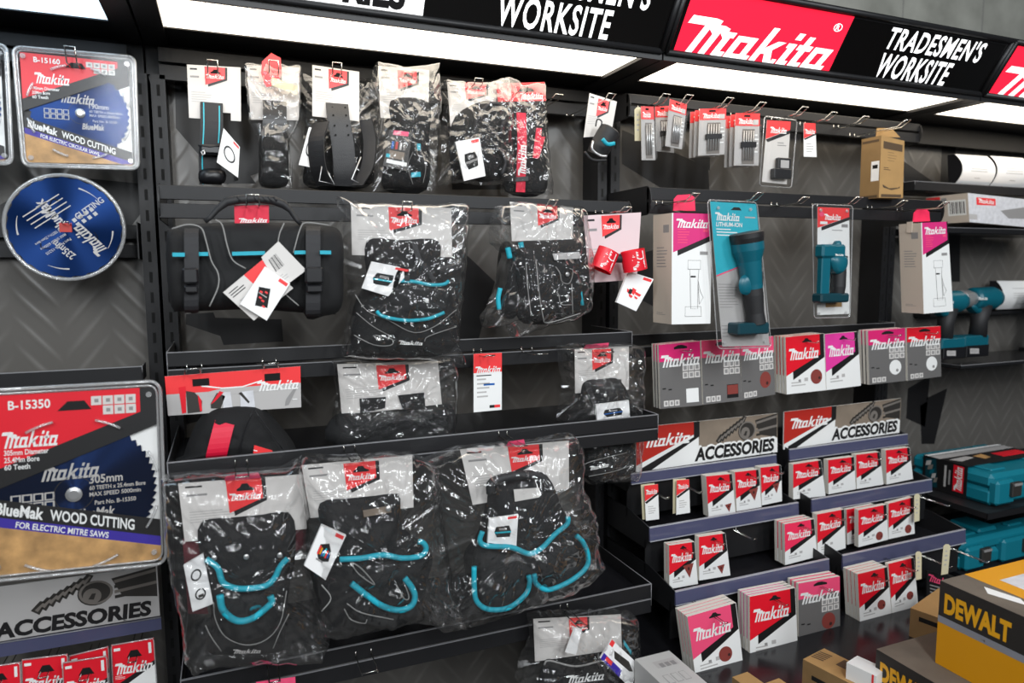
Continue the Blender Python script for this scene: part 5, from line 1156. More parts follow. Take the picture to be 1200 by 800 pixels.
# ------------------------------------------------------------------ left bay: saw blades
def rrect(q, r_u, r_v, n=5, d=0., ins=0.):
    pts = []
    for cx, cy, a0 in ((1-r_u-ins, r_v+ins, -90), (1-r_u-ins, 1-r_v-ins, 0), (r_u+ins, 1-r_v-ins, 90), (r_u+ins, r_v+ins, 180)):
        for k in range(n): a_ = math.radians(a0+90*k/(n-1)); pts.append(q.at(cx+r_u*math.cos(a_), cy+r_v*math.sin(a_), d))
    return pts
def blade_disc(q, cu, cv, R, teeth, d, m='blade_blue', kerf=.018):
    """blade polygon lying on the plane of q, radius R metres"""
    c = q.at(cu, cv, d); ux = (q.c[1]-q.c[0]).normalized(); uy = (q.c[0]-q.c[3]).normalized(); pts = []
    for i in range(teeth):
        for f_, rr in ((0, 1.), (.12, 1.), (.3, 1-kerf*2.2), (.75, 1-kerf*.8)):
            a_ = 2*math.pi*(i+f_)/teeth; pts.append(c+ux*math.cos(a_)*R*rr+uy*math.sin(a_)*R*rr)
    g = G(); n = len(pts); vs = pts+[c]
    g.add(vs, [(i, (i+1) % n, n) for i in range(n)], m); g.add([p_-q.n*.002 for p_ in pts], [tuple(range(n))], m)
    g.add(pts+[p_-q.n*.002 for p_ in pts], [(i, n+i, n+(i+1) % n, (i+1) % n) for i in range(n)], 'steel')
    return g, c, ux, uy
def blade_pack(label, shell, card, Y, size, code, use, bands, cc, Rk, teeth, spec, hk=None, detail=True):
    r = root('saw_blade_pack', label, 'saw blade', P(*shell[0], Y), 'boxed saw blades')
    q = QP(card, Y); g = G(); q.slab(g, .001, 'white'); (rl, rr), (bl, br), (wl, wr) = bands
    q.poly(g, [(0, 0), (1, 0), (1, rr), (0, rl)], 'red', 1)
    q.poly(g, [(.9, 0), (1, 0), (1, br), (.0, bl), (0, rl), (.9, rr)], 'print_black', 2)
    q.poly(g, [(0, wl+.1), (1, wr+.1), (1, 1), (0, 1)], 'wood_print', 1)
    g.build('backing_card', r)
    R = q.w*Rk
    g, c, ux, uy = blade_disc(q, cc[0], cc[1], R, teeth, .004); b = g.build('saw_blade', r, c)
    qb = Q(c-ux*R+uy*R+q.n*.0006, c+ux*R+uy*R+q.n*.0006, c+ux*R-uy*R+q.n*.0006, c-ux*R-uy*R+q.n*.0006)
    g = G(); qb.mark(g, LOGO, .3, .285, .65, .395, 'print_light', 1)
    qb.mark(g, T(size, .02), .59, .38, .79, .44, 'print_light', 1); qb.mark(g, T(spec[0], .02), .59, .455, .93, .485, 'print_light', 1); qb.mark(g, T(spec[1], .02), .59, .5, .9, .53, 'print_light', 1); qb.mark(g, T(spec[2], .02), .62, .56, .87, .59, 'print_light', 1)
    qb.mark(g, T('BlueMak', .03, .2), .51, .61, .74, .68, 'print_light', 1)
    for i in range(4):
        for j in range(2): (qb.rect(g, .14+.063*i, .47+.06*j, .198+.063*i, .524+.06*j, 'print_light', 1), qb.rect(g, .15+.063*i, .478+.06*j, .188+.063*i, .516+.06*j, 'blade_blue', 2))
    qb.mark(g, ring_glyph(28, .97), .38, .38, .62, .62, 'photo_dark', 1)
    g.build('blade_print', b)
    g = G(); g.lathe(c+q.n*.0008, q.n, [(0, R*.1), (.004, R*.1), (.006, R*.06)], 'steel', 18); g.build('arbor_plug', b)
    # printed sleeve above and below the visible part of the blade
    e = .0075; s_ = (wr-wl); up = lambda pts, k=0: [q.at(u, v, e+k*.0003) for u, v in pts]
    g = G(); g.poly(up([(0, 0), (.9, 0), (.9, rl+(rr-rl)*.9), (0, rl)]), 'red'); g.poly(up([(.9, 0), (1, 0), (1, rr+.11), (0, rl+.11), (0, rl), (.9, rl+(rr-rl)*.9)], 1), 'print_black')
    qu = Q(*up([(0, 0), (1, 0), (1, 1), (0, 1)], 1)); big = size == '305mm'
    qu.mark(g, LOGO, .08 if big else .12, .2 if big else .17, .40 if big else .44, .29 if big else .27, 'white', 2); qu.mark(g, T(code, .02), .12, .03, .36, .08, 'white', 2)
    for i, t_ in enumerate((size+' Diameter', spec[0].split(' x ')[1], spec[0].split(' x ')[0])): qu.mark(g, T(t_.title() if i else t_, .015), .09, .3+.04*i, .09+.018*len(t_), .33+.04*i, 'white', 2)
    for i in range(7): a_ = .6+.07*i if i < 4 else .67+.07*(i-4); b_ = .03 if i < 4 else .085; qu.rect(g, a_, b_, a_+.063, b_+.05, 'card', 2); qu.rect(g, a_+.02, b_+.015, a_+.045, b_+.035, 'print_grey', 3)
    qu.poly(g, [(.4, .1), (.46, .05), (.56, .05), (.6, .1)], 'slot', 3); g.build('printed_top', r)
    g = G(); lift = lambda pts: [q.at(u, v, e) for u, v in pts]
    g.poly(lift([(0, wl), (1, wr), (1, wr+.1), (0, wl+.1)]), 'print_black'); g.poly(lift([(0, wl+.1), (1, wr+.1), (1, wr+.155), (0, wl+.155)]), 'purple_print')
    g.poly(lift([(0, wl+.155), (1, wr+.155), (1, 1), (0, 1)]), 'wood_print')
    ql = Q(*[q.at(u, v, e+.0004) for u, v in ((.0, wl), (1, wr), (1, wr+.1), (0, wl+.1))])
    ql.mark(g, T('BlueMak', .03, .2), .03, .15, .3, .85, 'white', 1); ql.mark(g, T('WOOD CUTTING', .025, .1), .34, .18, .84, .82, 'white', 1)
    ql = Q(*[q.at(u, v, e+.0004) for u, v in ((.0, wl+.1), (1, wr+.1), (1, wr+.155), (0, wl+.155))]); ql.mark(g, T(use, .02, .2), .14, .18, .68, .84, 'white', 1)
    g.build('printed_band', r)
    qs = QP(shell, Y-.012); g = G(); pts = rrect(qs, .06, .06); g.prism(pts, -qs.n*.016, 'clear_shell'); g.build('clear_shell', r)
    g = G(); g.tube(pts, .0035, 'shell_rim', 8, True); g.tube(rrect(qs, .05, .05, 5, -.002, .022), .0022, 'shell_rim', 6, True); g.build('shell_rim', r)
    cs = qs.at(0, 0); k = 12
    g = G()
    for a0 in range(0, 360, 45):
        arc = [math.radians(a0+12+18*t/4) for t in range(5)]
        g = G(); g.tube([c+q.n*.011+(ux*math.cos(a_)+uy*math.sin(a_))*R*1.04 for a_ in arc], .0028, 'shell_rim', 6); g.build('shell_rib', r)
    for u, v in ((.07, .07), (.93, .07), (.93, .93), (.07, .93)):
        g = G(); g.lathe(qs.at(u, v, -.001), qs.n, [(0, .006), (.004, .005)], 'shell_rim', 10); g.build('shell_stud', r)
    if hk: hook(*hk, 1.93 if size != '305mm' else 1.60, label_short[size])
    return r
label_short = {}
blade_pack('small boxed 190mm blue saw blade in a clear shell, upper left', [(15, 54.5), (158, 66.5), (162.5, 198), (27, 194)], [(24, 62), (150, 75), (156, 193), (32, 190.5)], 1.85, '190mm', 'B-15160', 'FOR ELECTRIC CIRCULAR SAWS',
           ((.42, .02), (.62, .22), (.58, .88)), (.52, .52), .47, 40, ('60 TEETH x 20mm Bore', 'MAX SPEED 8000min', 'Part No. B-15160'))
hook(84, 73, 1.80, 1.93, 'the small boxed saw blade', up=.03, w=.019, lean=.012)
blade_pack('large boxed 305mm blue saw blade in a clear shell, lower left', [(-26, 458), (187.5, 446), (195, 660), (-19, 682)], [(-15, 464), (182.5, 453), (189.5, 654), (-9, 674)], 1.57, '305mm', 'B-15350', 'FOR ELECTRIC MITRE SAWS',
           ((.42, .1), (.62, .17), (.56, .76)), (.48, .575), .515, 60, ('60 TEETH x 25.4mm Bore', 'MAX SPEED 5000min', 'Part No. B-15350'))
blade_pack('edge of another boxed saw blade cut off by the left photo border', [(-133, 40), (8, 53), (14.5, 192), (-122, 190)], [(-124, 50), (0, 61), (7, 187), (-116, 184)], 1.85, '190mm', 'B-15160', 'FOR ELECTRIC CIRCULAR SAWS',
           ((.42, .02), (.62, .22), (.58, .88)), (.52, .52), .47, 40, ('60 TEETH x 20mm Bore', 'MAX SPEED 8000min', 'Part No. B-15160'))
# bare 235 mm blade hung upside down
Yb = 1.84
c = P(77, 266.5, Yb); R = (P(145.5, 266.5, Yb)-c).x
r = root('circular_saw_blade', 'bare round blue saw blade in a clear edge guard, printed upside down', 'saw blade', c)
q = Q(c+Vector((-R, 0, R)), c+Vector((R, 0, R)), c+Vector((R, 0, -R)), c+Vector((-R, 0, -R)))
g, c, ux, uy = blade_disc(q, .5, .5, R*.965, 24, 0., kerf=.012); b = g.build('blade', r, c)
g = G(); up = math.radians(146)
q.mark(g, LOGO, .52, .56, .86, .68, 'print_light', 2, math.radians(228)); q.mark(g, T('BlueMak', .03, .1), .22, .34, .56, .44, 'print_light', 2, math.radians(232)); q.mark(g, T('235mm', .02), .36, .68, .58, .75, 'print_light', 2, math.radians(222))
for k in range(4): q.mark(g, ([(0, 0), (1, 0), (1, 1), (0, 1)], [(0, 1, 2, 3)]), .12+.03*k, .29+.035*k, .5+.03*k, .30+.035*k, 'print_light', 2, math.radians(-36))
for k in range(3): q.mark(g, T(('60 TEETH x 25mm Bore', 'MAX SPEED 6500min', 'Part No. B-15235')[k], .01), .22+.04*k, .58+.045*k, .48+.04*k, .605+.045*k, 'print_light', 2, math.radians(145))
for k in range(4):
    for j in range(2): q.mark(g, ([(0, 0), (1, 0), (1, 1), (0, 1)], [(0, 1, 2, 3)]), .56+.05*k+.03*j, .41-.035*k+.04*j, .595+.05*k+.03*j, .445-.035*k+.04*j, 'print_light', 2, math.radians(-38))
def arrow(a0, a1, rr):
    pts = []
    for k in range(9): a_ = math.radians(a0+(a1-a0)*k/8); w_ = .012*k/8+.003; pts.append((math.cos(a_)*(rr+w_), math.sin(a_)*(rr+w_), math.cos(a_)*(rr-w_), math.sin(a_)*(rr-w_)))
    for k in range(8):
        A, B = pts[k], pts[k+1]; q.poly(g, [(.5+A[0]/2, .5-A[1]/2), (.5+B[0]/2, .5-B[1]/2), (.5+B[2]/2, .5-B[3]/2), (.5+A[2]/2, .5-A[3]/2)], 'print_light', 2)
    h = pts[8]; a_ = math.radians(a1); q.poly(g, [(.5+h[0]/2, .5-h[1]/2), (.5+math.cos(a_)*(rr-.12)/2, .5-math.sin(a_)*(rr-.12)/2), (.5+h[2]/2, .5-h[3]/2)], 'print_light', 2)
for a0 in (45, 165, 245, 330): arrow(a0, a0+26, .8)
q.mark(g, T('CUTTING', .02), .56, .28, .86, .34, 'print_light', 2, math.radians(-38))
g.build('blade_print', b)
g = G(); g.box(c+Vector((-.012, -.0015, -.01)), c+Vector((.012, -.0005, .01)), 'darkred'); g.build('arbor_label', b)
for a0 in (100, 215, 330):
    g = G(); q2 = [(math.radians(a0+k*5), .52+.05*math.sin(k)) for k in range(5)]
    g.tube([c+(ux*math.cos(t)+uy*math.sin(t))*R*rr+q.n*.0003 for t, rr in q2], .0018, 'slot', 5, flat=.3); g.build('expansion_slot', b)
g = G(); g.tube([c+(ux*math.cos(2*math.pi*k/48)+uy*math.sin(2*math.pi*k/48))*R for k in range(48)], .0042, 'shell_rim', 8, True); g.build('edge_guard', r)
hook(77, 262, 1.82, PX(165, 264, B0[1]).y, 'the bare round blue saw blade', up=.004, w=.012)

# accessories sign, strip and drill bits, bottom left
a = M((0, 640), 5)
q = QP([(-70, 697), (184, 663), (187.5, 721), (-66, 762)], 1.80); g = G(); q.slab(g, .004, 'print_light'); drills(g, q, .36)  # shade put into the colour: greyer than its white twins
q.mark(g, T('ACCESSORIES', .075, .1), .2, .62, .975, .99, 'print_light', 3); q.mark(g, T('ACCESSORIES', .045, .1), .215, .655, .96, .96, 'print_black', 6)
tag(g.build('accessories_sign'), 'large ACCESSORIES sign with shade painted into its grey, below the large boxed saw blade', 'sign', 'ACCESSORIES signs')
r = root('price_rail', 'dark blue grey price strip under the large ACCESSORIES sign', 'rail', P(60, 760, 1.785))
q = QP([(-66, 764), (188.5, 723), (189.5, 737), (-64, 781)], 1.785); g = G(); q.slab(g, .004, 'price_strip'); g.build('price_strip', r)
g = G(); g.tube([q.at(0, 0, .001), q.at(1, 0, .001)], .0012, 'edge_highlight', 5); g.build('strip_edge', r)
def dbits(px4, Y, label, n=5, hl=None):
    q = QP(px4, Y); r = root('drill_bit_pack', label, 'drill bit pack', q.c[0], 'drill bit packs at lower left')
    g = G(); q.slab(g, .001, 'white'); q.poly(g, [(0, 0), (1, 0), (1, .3), (0, .62)], 'red', 1); q.poly(g, [(1, .3), (1, .36), (.14, .66), (.14, .57)], 'print_black', 1); q.mark(g, LOGO, .06, .28, .94, .44, 'white', 3); q.poly(g, [(.34, .22), (.44, .12), (.6, .12), (.7, .22)], 'slot', 3); q.rect(g, .05, .06, .2, .1, 'white', 3); q.rect(g, .86, .05, .93, .2, 'white', 3); q.lines(g, .06, .46, .3, .52, 3, 'white', 3, .3); g.build('backing_card', r)
    for i in range(n):
        u = .24+.66*(i+.5)/n; g = G(); g.tube([q.at(u, .72, .004), q.at(u, 1.4, .004)], .0028, 'photo_dark', 6); g.build('drill_bit', r)
    g = G(); g.tube([q.at(u, v, .002) for u, v in ((0, .97), (0, .03), (.03, 0), (.97, 0), (1, .03), (1, .97))], .0016, 'shell_rim', 6); g.build('blister_rim', r)
    c = q.at(.5, .2); g = G(); w_ = Vector((.008, 0, 0)); p1 = Vector((c.x, c.y-.03, c.z)); p0 = Vector((c.x, 1.83, c.z)); g.tube([p0-w_, p1-w_, p1+w_, p0+w_], .0014, 'chrome', 5); tag(g.build('wire_hook'), 'chrome wire hook through %s' % hl, 'hook', 'wire hooks on the rails')
dbits([(130.5, 755.5), (180, 747), (186, 830), (134, 836)], 1.72, 'red and white bit pack showing dark bits, rightmost at lower left', hl='the rightmost bit pack at lower left')
dbits([(81, 768), (127, 757), (131, 840), (85, 848)], 1.76, 'red bit pack half hidden behind its neighbour at lower left', hl='the half hidden bit pack at lower left')
dbits([(73.5, 776), (125, 768), (130, 850), (77, 858)], 1.70, 'red bit pack standing in front of the half hidden one, lower left', hl='the overlapping bit pack at lower left')
dbits([(25.5, 772.5), (79, 766), (83, 845), (28, 854)], 1.73, 'red bit pack, second from the left border at the bottom', hl='the second bit pack from the left border')
dbits([(-28, 783), (23.5, 775.5), (27, 856), (-26, 864)], 1.72, 'red bit pack cut off by the left border at the bottom', hl='the bit pack cut off by the left border')

# ------------------------------------------------------------------ far right bay
X3 = B3[0]
Yu = PX(1072, 212, X3).y
shelf('upper right black shelf carrying the white curved packs', X3, 3.2, Yu, [(P(1072, 212, Yu).z, P(1072, 222.5, Yu).z)], yb=2.02)
def curved(px4, Y, label, dark=True):
    q = QP(px4, Y); r = root('curved_pack', label, 'pack', q.c[3], 'white curved packs')
    n = 10; g = G(); vs = []
    for k in range(n+1):
        v = k/n; d = +.03*(1-(2*v-1)**2); vs += [q.at(0, v, d), q.at(1, v, d)]
    g.add(vs, [(2*k, 2*k+1, 2*k+3, 2*k+2) for k in range(n)], 'tag_white', True)
    vs2 = [v_-q.n*.0015 for v_ in vs]; g.add(vs2, [(2*k+2, 2*k+3, 2*k+1, 2*k) for k in range(n)], 'tag_white', True)
    for v in (.25, .42, .5, .58, .8):
        d = +.03*(1-(2*v-1)**2)+.0006; w_ = .25 if v != .8 else .08
        g.poly([q.at(.5-w_, v, d), q.at(.5+w_, v, d), q.at(.5+w_, v+.02, +.03*(1-(2*v+.04-1)**2)+.0006), q.at(.5-w_, v+.02, +.03*(1-(2*v+.04-1)**2)+.0006)], 'print_light')
    g.build('curved_cover', r)
    g = G(); g.prism([q.at(.0, v, +.03*(1-(2*v-1)**2)-.002) for v in [k/n for k in range(n+1)]]+[q.at(0, 1, -.03), q.at(0, 0, -.03)], q.at(.96, 0)-q.at(0, 0), 'plastic_black'); g.build('pack_body', r)
zs_ = P(1072, 212, Yu).z
curved([(1119, 180.5), (1156.5, 183), (1159, 217), (1120, 214.5)], Yu+.02, 'white curved pack on the upper right shelf, nearer the upright')
curved([(1160.5, 182.5), (1198, 185), (1201, 220), (1160, 217.5)], Yu+.02, 'second white curved pack on the upper right shelf')
# flat carton on its shelf
cY = PX(1134, 226, 2.52).y
def flatbox(g, q, s_):
    q.rect(g, 0, 0, 1, 1, 'silver_box', 1); q.poly(g, [(.1, .12), (.34, .1), (.34, .34), (.1, .38)], 'red2', 2); q.mark(g, LOGO, .12, .15, .32, .3, 'white', 3); q.poly(g, [(.4, .5), (.7, .3), (.9, .45), (.75, .7), (.5, .75)], 'print_grey', 2); q.rect(g, .0, .72, .1, .9, 'print_light', 2)
    s_.rect(g, .0, .04, .35, .2, 'red2', 1); s_.rect(g, .52, .2, .95, .75, 'white', 1)
    for i in range(8): s_.rect(g, .57+.045*i, .27, .585+.045*i+(.012 if i % 2 else 0), .68, 'print_black', 2)
    s_.rect(g, .38, .1, .5, .3, 'print_grey', 1)
r, q, s_ = carton('flat_carton', 'flat grey and silver printed carton with barcode end under the white curved packs', 'carton', [(1134, 226), (1225, 236), (1225, 268), (1136, 260)], cY, .165, flatbox, None, 'silver_box', 'tan_box')
zc = min(v.z for v in q.c)
shelf('black shelf under the flat silver carton', X3, 3.2, PX(1095, 266, X3).y, [(zc-.003, zc-.022)], yb=2.02)
# drill shelf
zd = P(1130, 428, 1.72).z
Yd = 1.72
shelf('black shelf holding the two cordless drills', P(1130, 428, Yd).x-.02, 3.3, Yd, [(zd, zd-.012)], yb=2.02)
def drill(px, Y, label, s=1., bx=0):
    m_ = lambda pts: [(px[0]+x*s, px[1]+y*s) for x, y in pts]
    r = root('cordless_drill', label, 'drill', P(*m_([(10, 76)])[0], Y), 'cordless drills')
    ax = Vector((1, 0, 0)); k = (P(px[0]+10, px[1], Y)-P(px[0], px[1], Y)).x/10*s
    c = P(*m_([(0, 0)])[0], Y)
    g = G(); g.lathe(c+ax*(-14*k), ax, [(0, 6*k), (3*k, 8*k), (12*k, 8*k), (14*k, 6.5*k), (20*k, 6.5*k)], 'steel', 16); g.build('chuck', r)
    g = G(); g.lathe(c+ax*4*k, ax, [(0, 8*k), (2*k, 10*k), (26*k, 10.5*k), (33*k, 8*k), (34*k, 4*k)], 'tool_teal', 18); b = g.build('motor_housing', r)
    logo_patch(r, [(m_([(12, -3)])[0]), m_([(26, -3)])[0], m_([(26, 2)])[0], m_([(12, 2)])[0]], Y-10.8*k)
    g = G(); g.pillow(PP(m_([(4, 8), (20, 9), (24, 14), (14, 20), (8, 16)]), Y-.012), .012, 'tool_teal', 5, 3, back=.03); g.build('trigger_guard', r)
    g = G(); p0, p1, p2 = P(*m_([(17, 8)])[0], Y), P(*m_([(14, 30)])[0], Y), P(*m_([(12, 50)])[0], Y); g.tube([p0, p1, p2], [9*k, 7*k, 7.5*k], 'rubber', 12); g.build('grip', r)
    g = G(); A, B = P(*m_([(-4+bx, 50)])[0], Y-.03), P(*m_([(27+bx, 62)])[0], Y-.03); g.box((A.x, A.y, B.z), (B.x, A.y+.06, A.z), 'tool_teal', bev=.004); A2, B2_ = P(*m_([(-2+bx, 62)])[0], Y-.03), P(*m_([(27+bx, 76)])[0], Y-.03); g.box((A2.x, A.y, B2_.z), (B2_.x, A.y+.06, A2.z), 'plastic_black', bev=.003); bt = g.build('battery', r)
    q = QP(m_([(2+bx, 66), (14+bx, 66), (14+bx, 73), (2+bx, 73)]), Y-.031); g = G(); q.slab(g, .0004, 'print_light'); q.lines(g, .1, .2, .9, .8, 3, 'print_grey'); g.build('battery_label', bt)
drill((1135, 350), 1.86, 'teal cordless drill with silver chuck behind the end torch carton', .88)
drill((1096, 354), 1.78, 'second teal cordless drill mostly hidden by the end torch carton', .86, 14)
drill((1228, 348), 1.84, 'third teal cordless drill cut off by the right border', .88)
r_ = curved([(1168, 329), (1215, 329), (1213, 361), (1167, 362.5)], 1.96, 'white curved pack behind the drills on the right')
g = G(); zz2 = P(1190, 363, 1.98).z; g.box((2.62, 1.95, zz2-.012), (3.4, 2.028, zz2-.001), 'dark_metal'); tag(g.build('narrow_ledge'), 'narrow dark ledge under the white curved pack behind the drills', 'shelf')

# teal tool cases
def case(Xl, top_px, near_px, z_bot_px, label, xw=.42):
    A = PX(*top_px, Xl); B = PX(*near_px, Xl); zb = PX(*z_bot_px, Xl).z; zt = (A.z+B.z)/2
    r = root('tool_case', label, 'tool case', (Xl, B.y, zb), 'teal plastic tool cases')
    Ya, Yb_ = A.y, B.y; L = Ya-Yb_
    g = G(); g.box((Xl, Yb_+.02, zb), (Xl+xw, Ya, zb+(zt-zb)*.52), 'case_teal', bev=.012); g.build('case_base', r)
    g = G(); g.box((Xl, Yb_+.02, zb+(zt-zb)*.53), (Xl+xw, Ya, zt), 'case_teal', bev=.014); 
    for x in (Xl+.04, Xl+.3): g.box((x, Yb_+.05, zt-.003), (x+.08, Ya-.03, zt+.008), 'case_teal', bev=.005)
    g.build('case_lid', r)
    g = G(); g.box((Xl+.004, Yb_, zb+.004), (Xl+.1, Yb_+.04, zt-.02), 'case_teal', bev=.01); g.box((Xl+.2, Yb_, zb+.004), (Xl+.42, Yb_+.04, zt-.02), 'case_teal', bev=.01); g.build('corner_boss', r)
    for x in (Xl+.065, Xl+.3):
        g = G(); g.box((x, Yb_-.012, zb+(zt-zb)*.3), (x+.05, Yb_+.004, zb+(zt-zb)*.75), 'photo_dark', bev=.003); g.box((x+.004, Yb_-.015, zb+(zt-zb)*.66), (x+.046, Yb_-.01, zb+(zt-zb)*.73), 'print_grey'); g.build('latch', r)
    return r, Ya, Yb_, zb, zt
XC = 2.45
r, Ya, Yb_, zb, zt = case(XC, (1068, 532), (1170, 558), (1172, 597), 'teal tool case in a printed black sleeve beside the rack')
y0, y1 = Ya-(Ya-Yb_)*.16, Ya-(Ya-Yb_)*.68
g = G(); q = Q((XC-.003, y0, zt+.009), (XC-.003, y1, zt+.009), (XC-.003, y1, zb-.001), (XC-.003, y0, zb-.001)); q.slab(g, .002, 'print_black')
q.poly(g, [(.05, .1), (.3, .02), (.36, .9), (.08, .98)], 'tool_teal_dark', 1)
for k in range(5): q.poly(g, [(.08+.05*k, .15+.12*k), (.2+.04*k, .1+.12*k), (.18+.04*k, .26+.12*k), (.06+.05*k, .3+.12*k)], ('print_light', 'photo_mid', 'tool_teal')[k % 3], 2)
q.rect(g, .5, .14, .55, .8, 'print_light', 2); q.rect(g, .6, .25, .64, .7, 'print_grey', 2); q.rect(g, .7, .05, .93, .85, 'red', 2); q.mark(g, ([(1-y, x) for x, y in LOGO[0]], LOGO[1]), .73, .08, .9, .82, 'white', 3)
qt = Q((XC-.003, y0, zt+.009), (XC+.42, y0, zt+.009), (XC+.42, y1, zt+.009), (XC-.003, y1, zt+.009)); qt.slab(g, .001, 'print_black'); qt.rect(g, .0, .02, 1, .12, 'tag_white', 1); qt.rect(g, 0, .15, 1, .38, 'print_light', 1); qt.poly(g, [(.05, .5), (.3, .45), (.32, .6), (.1, .7)], 'print_light', 2); qt.poly(g, [(.36, .5), (.5, .45), (.48, .7), (.38, .75)], 'wood_print', 2); qt.rect(g, .6, .5, .95, .8, 'red', 2)
g.build('printed_sleeve', r)
g = G(); zsh = zb-.002; g.box((X3, Yb_-.02, zsh-.02), (3.4, 2.028, zsh), 'dark_metal'); g.box((X3, Yb_-.022, zsh-.022), (3.4, Yb_-.018, zsh+.0), 'black_metal'); tag(g.build('deep_shelf'), 'deep black shelf under the sleeved teal case', 'shelf', 'deep shelves under the tool cases')
XD = 2.38
r2, Ya2, Yb2, zb2, zt2 = case(XD, (1100, 622), (1134, 640), (1134, 673), 'teal tool case with carry handle on the shelf below the sleeved case', .8)
g = G(); hz = zt2+.03; g.tube([(XD+.25, Yb2+.12, zt2), (XD+.25, Yb2+.10, hz), (XD+.55, Yb2+.10, hz), (XD+.55, Yb2+.12, zt2)], .009, 'plastic_black', 8); g.build('carry_handle', r2)
for x in (XD+.12, XD+.6):
    g = G(); g.box((x, Yb2+.04, zt2), (x+.1, Yb2+.16, zt2+.02), 'case_teal', bev=.008); g.build('lid_rib', r2)
g = G(); g.box((X3-.01, Yb2-.02, zb2-.02), (3.4, 2.028, zb2-.002), 'dark_metal'); tag(g.build('deep_shelf'), 'deep black shelf under the teal case with carry handle', 'shelf', 'deep shelves under the tool cases')
# ------------------------------------------------------------------ plinth and boxes in front
ZP = .52
g = G(); g.box((.90, 1.06, 0), (2.30, 1.92, ZP), 'tray_metal'); tag(g.build('base_plinth'), 'dark base plinth under the accessory rack', 'plinth')
def topbox(name, label, corner, ang, sx, sy, ztop, m, mt, prints=None, group=None, zbot=ZP+.0005):
    A = PZ(*corner, ztop); a_ = math.radians(ang); ex = Vector((math.cos(a_), math.sin(a_), 0)); ey = Vector((math.sin(a_), -math.cos(a_), 0))
    B, C = A+ex*sx, A+ey*sy; D = B+ey*sy
    r = root(name, label, 'box', (A.x, A.y, zbot), group); g = G(); top = [A, B, D, C]; bot = [Vector((v.x, v.y, zbot)) for v in top]
    g.add(top, [(0, 1, 2, 3)], mt); g.add(bot, [(3, 2, 1, 0)], m)
    g.add(top+bot, [(i, i+4, (i+1) % 4+4, (i+1) % 4) for i in range(4)], m)
    qt = Q(A, B, D, C); qf = Q(C, D, Vector((D.x, D.y, zbot)), Vector((C.x, C.y, zbot))); ql = Q(A, C, Vector((C.x, C.y, zbot)), Vector((A.x, A.y, zbot)))
    if prints: prints(g, qt, qf, ql)
    g.build('carton_body', r)
def pr_grey(g, t, f, l):
    t.rect(g, .3, .1, .9, .2, 'print_light')
    for i in range(3): t.rect(g, .4+.16*i, .14, .52+.16*i, .2, 'print_grey', 2); t.rect(g, .2+.22*i, .3, .36+.22*i, .42, 'print_grey', 2); t.rect(g, .21+.22*i, .305, .35+.22*i, .415, 'box_grey', 3)
topbox('flat_grey_box', 'flat pale grey box lying beside the rack below the pink pack', (744, 772), 0, .105, .3, .60, 'box_grey', 'box_grey', pr_grey)
def pr_k(g, t, f, l):
    for i in range(5): t.poly(g, [(.3+.1*i, .02), (.36+.1*i, .02), (.42+.1*i, .2), (.36+.1*i, .2)], 'kraft_print')
    t.rect(g, .5, .35, .92, .9, 'kraft_print'); l.rect(g, .15, .3, .5, .42, 'slot'); f.rect(g, .3, .2, .7, .3, 'slot')
topbox('brown_box', 'brown box with dark printed top beside the small white box', (941, 772), 11, .09, .17, .62, 'kraft_dark', 'kraft', pr_k, 'brown boxes on the plinth')
topbox('brown_box', 'brown box behind the stacked yellow and black cartons', (1067, 712), 16, .2, .16, .607, 'kraft_dark', 'kraft', lambda g, t, f, l: l.rect(g, .15, .2, .6, .36, 'slot'), 'brown boxes on the plinth')
topbox('brown_box', 'corner of a brown box at the bottom border under the large red pack', (858, 793), 4, .05, .1, .6, 'kraft_dark', 'kraft', None, 'brown boxes on the plinth')
topbox('brown_box', 'top edge of a brown box at the bottom border, left of dark printed one', (897, 800), 4, .045, .08, .6, 'kraft_dark', 'kraft', None, 'brown boxes on the plinth')
topbox('small_white_box', 'small plain white box with red edge line beside the lower yellow carton', (992, 776), 14, .05, .07, .66, 'white', 'white', lambda g, t, f, l: l.rect(g, .86, .0, .93, 1, 'red2'))
g = G(); q = QP([(1086, 668), (1122, 678), (1122, 712), (1086, 702)], 1.50); q.slab(g, .004, 'print_black'); q.mark(g, LOGO, .05, .1, .9, .35, 'rose', 2); q.lines(g, .1, .45, .9, .8, 3, 'print_grey'); tag(g.build('dark_leaflet'), 'dark card with red lettering behind the cream tag at far right', 'card')

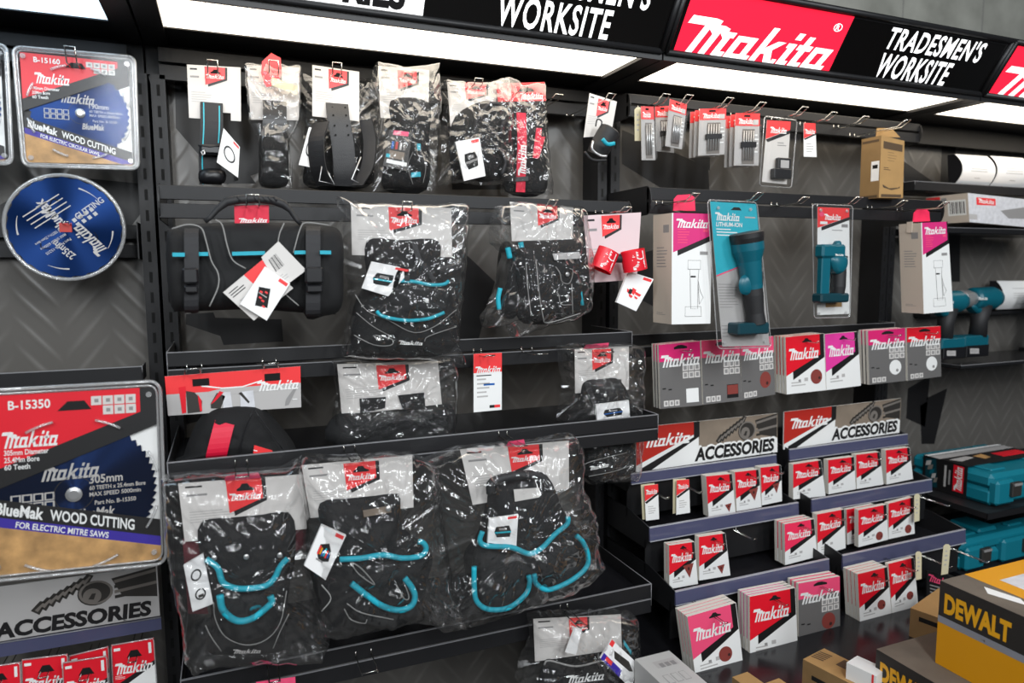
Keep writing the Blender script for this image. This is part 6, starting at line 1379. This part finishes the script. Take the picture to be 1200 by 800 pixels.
# two yellow and black cartons stacked close to the camera
def dewalt(A, X0, X1, Yfar, Ynear, z0, z1, label, topprint):
    r = root('power_tool_carton', label, 'carton', ((X0+X1)/2, (Yfar+Ynear)/2, z0), 'yellow and black power tool cartons')
    g = G(); g.box((X0, Ynear, z0), (X1, Yfar, z1), 'dusty_black')
    q = Q((X0, Yfar, z1), (X0, Ynear, z1), (X0, Ynear, z0), (X0, Yfar, z0))
    q.rect(g, 0, .45, 1, 1, 'yellow', 1); q.rect(g, 0, .41, 1, .49, 'grey_strip', 2); u1 = .13/q.w
    q.mark(g, T('DEWALT', .05, 0, 1.02), .1*u1, .12, 1.2*u1, .36, 'yellow2', 3); q.mark(g, T('LITHIUM ION', .01), .35*u1, .43, 1.1*u1, .47, 'print_grey', 3)
    qb = Q((X1, Yfar, z1), (X0, Yfar, z1), (X0, Yfar, z0), (X1, Yfar, z0)); qb.n = Vector((0, 1, 0)); qb.rect(g, 0, .43, 1, 1, 'yellow', 1)
    qt = Q((X0, Yfar, z1), (X1, Yfar, z1), (X1, Ynear, z1), (X0, Ynear, z1)); qt.rect(g, 0, 0, 1, 1, 'dusty_top', 1)
    if topprint:
        qt.poly(g, [(.22, .0), (1, 0), (1, 1), (.22, .75)], 'yellow', 2); qt.poly(g, [(.34, .12), (1, .12), (1, .8), (.34, .58)], 'silver_box', 3); qt.poly(g, [(.09, .2), (.16, .14), (.2, .3), (.15, .36)], 'white', 3)
    g.build('carton_body', r); return r
YA = 1.02
A = P(1102, 680, YA); Bz = P(1099, 775, YA).z
A2 = PZ(1027, 760, Bz-.0005)
dewalt(A, A.x, A.x+.36, YA, YA-.42, Bz, A.z, 'upper yellow and black DEWALT carton with white panel on its top', True)
dewalt(A2, A2.x, A2.x+.5, A2.y, A2.y-.55, Bz-.001-(A.z-Bz), Bz-.001, 'lower yellow and black DEWALT carton with bare dusty top', False)
zl = Bz-.0015-(A.z-Bz)
g = G(); g.box((A2.x-.02, A2.y-.6, 0), (A2.x+.6, min(A2.y+.02, 1.055), zl), 'dark_metal'); tag(g.build('display_stand'), 'dark stand under the stacked yellow and black cartons', 'stand')
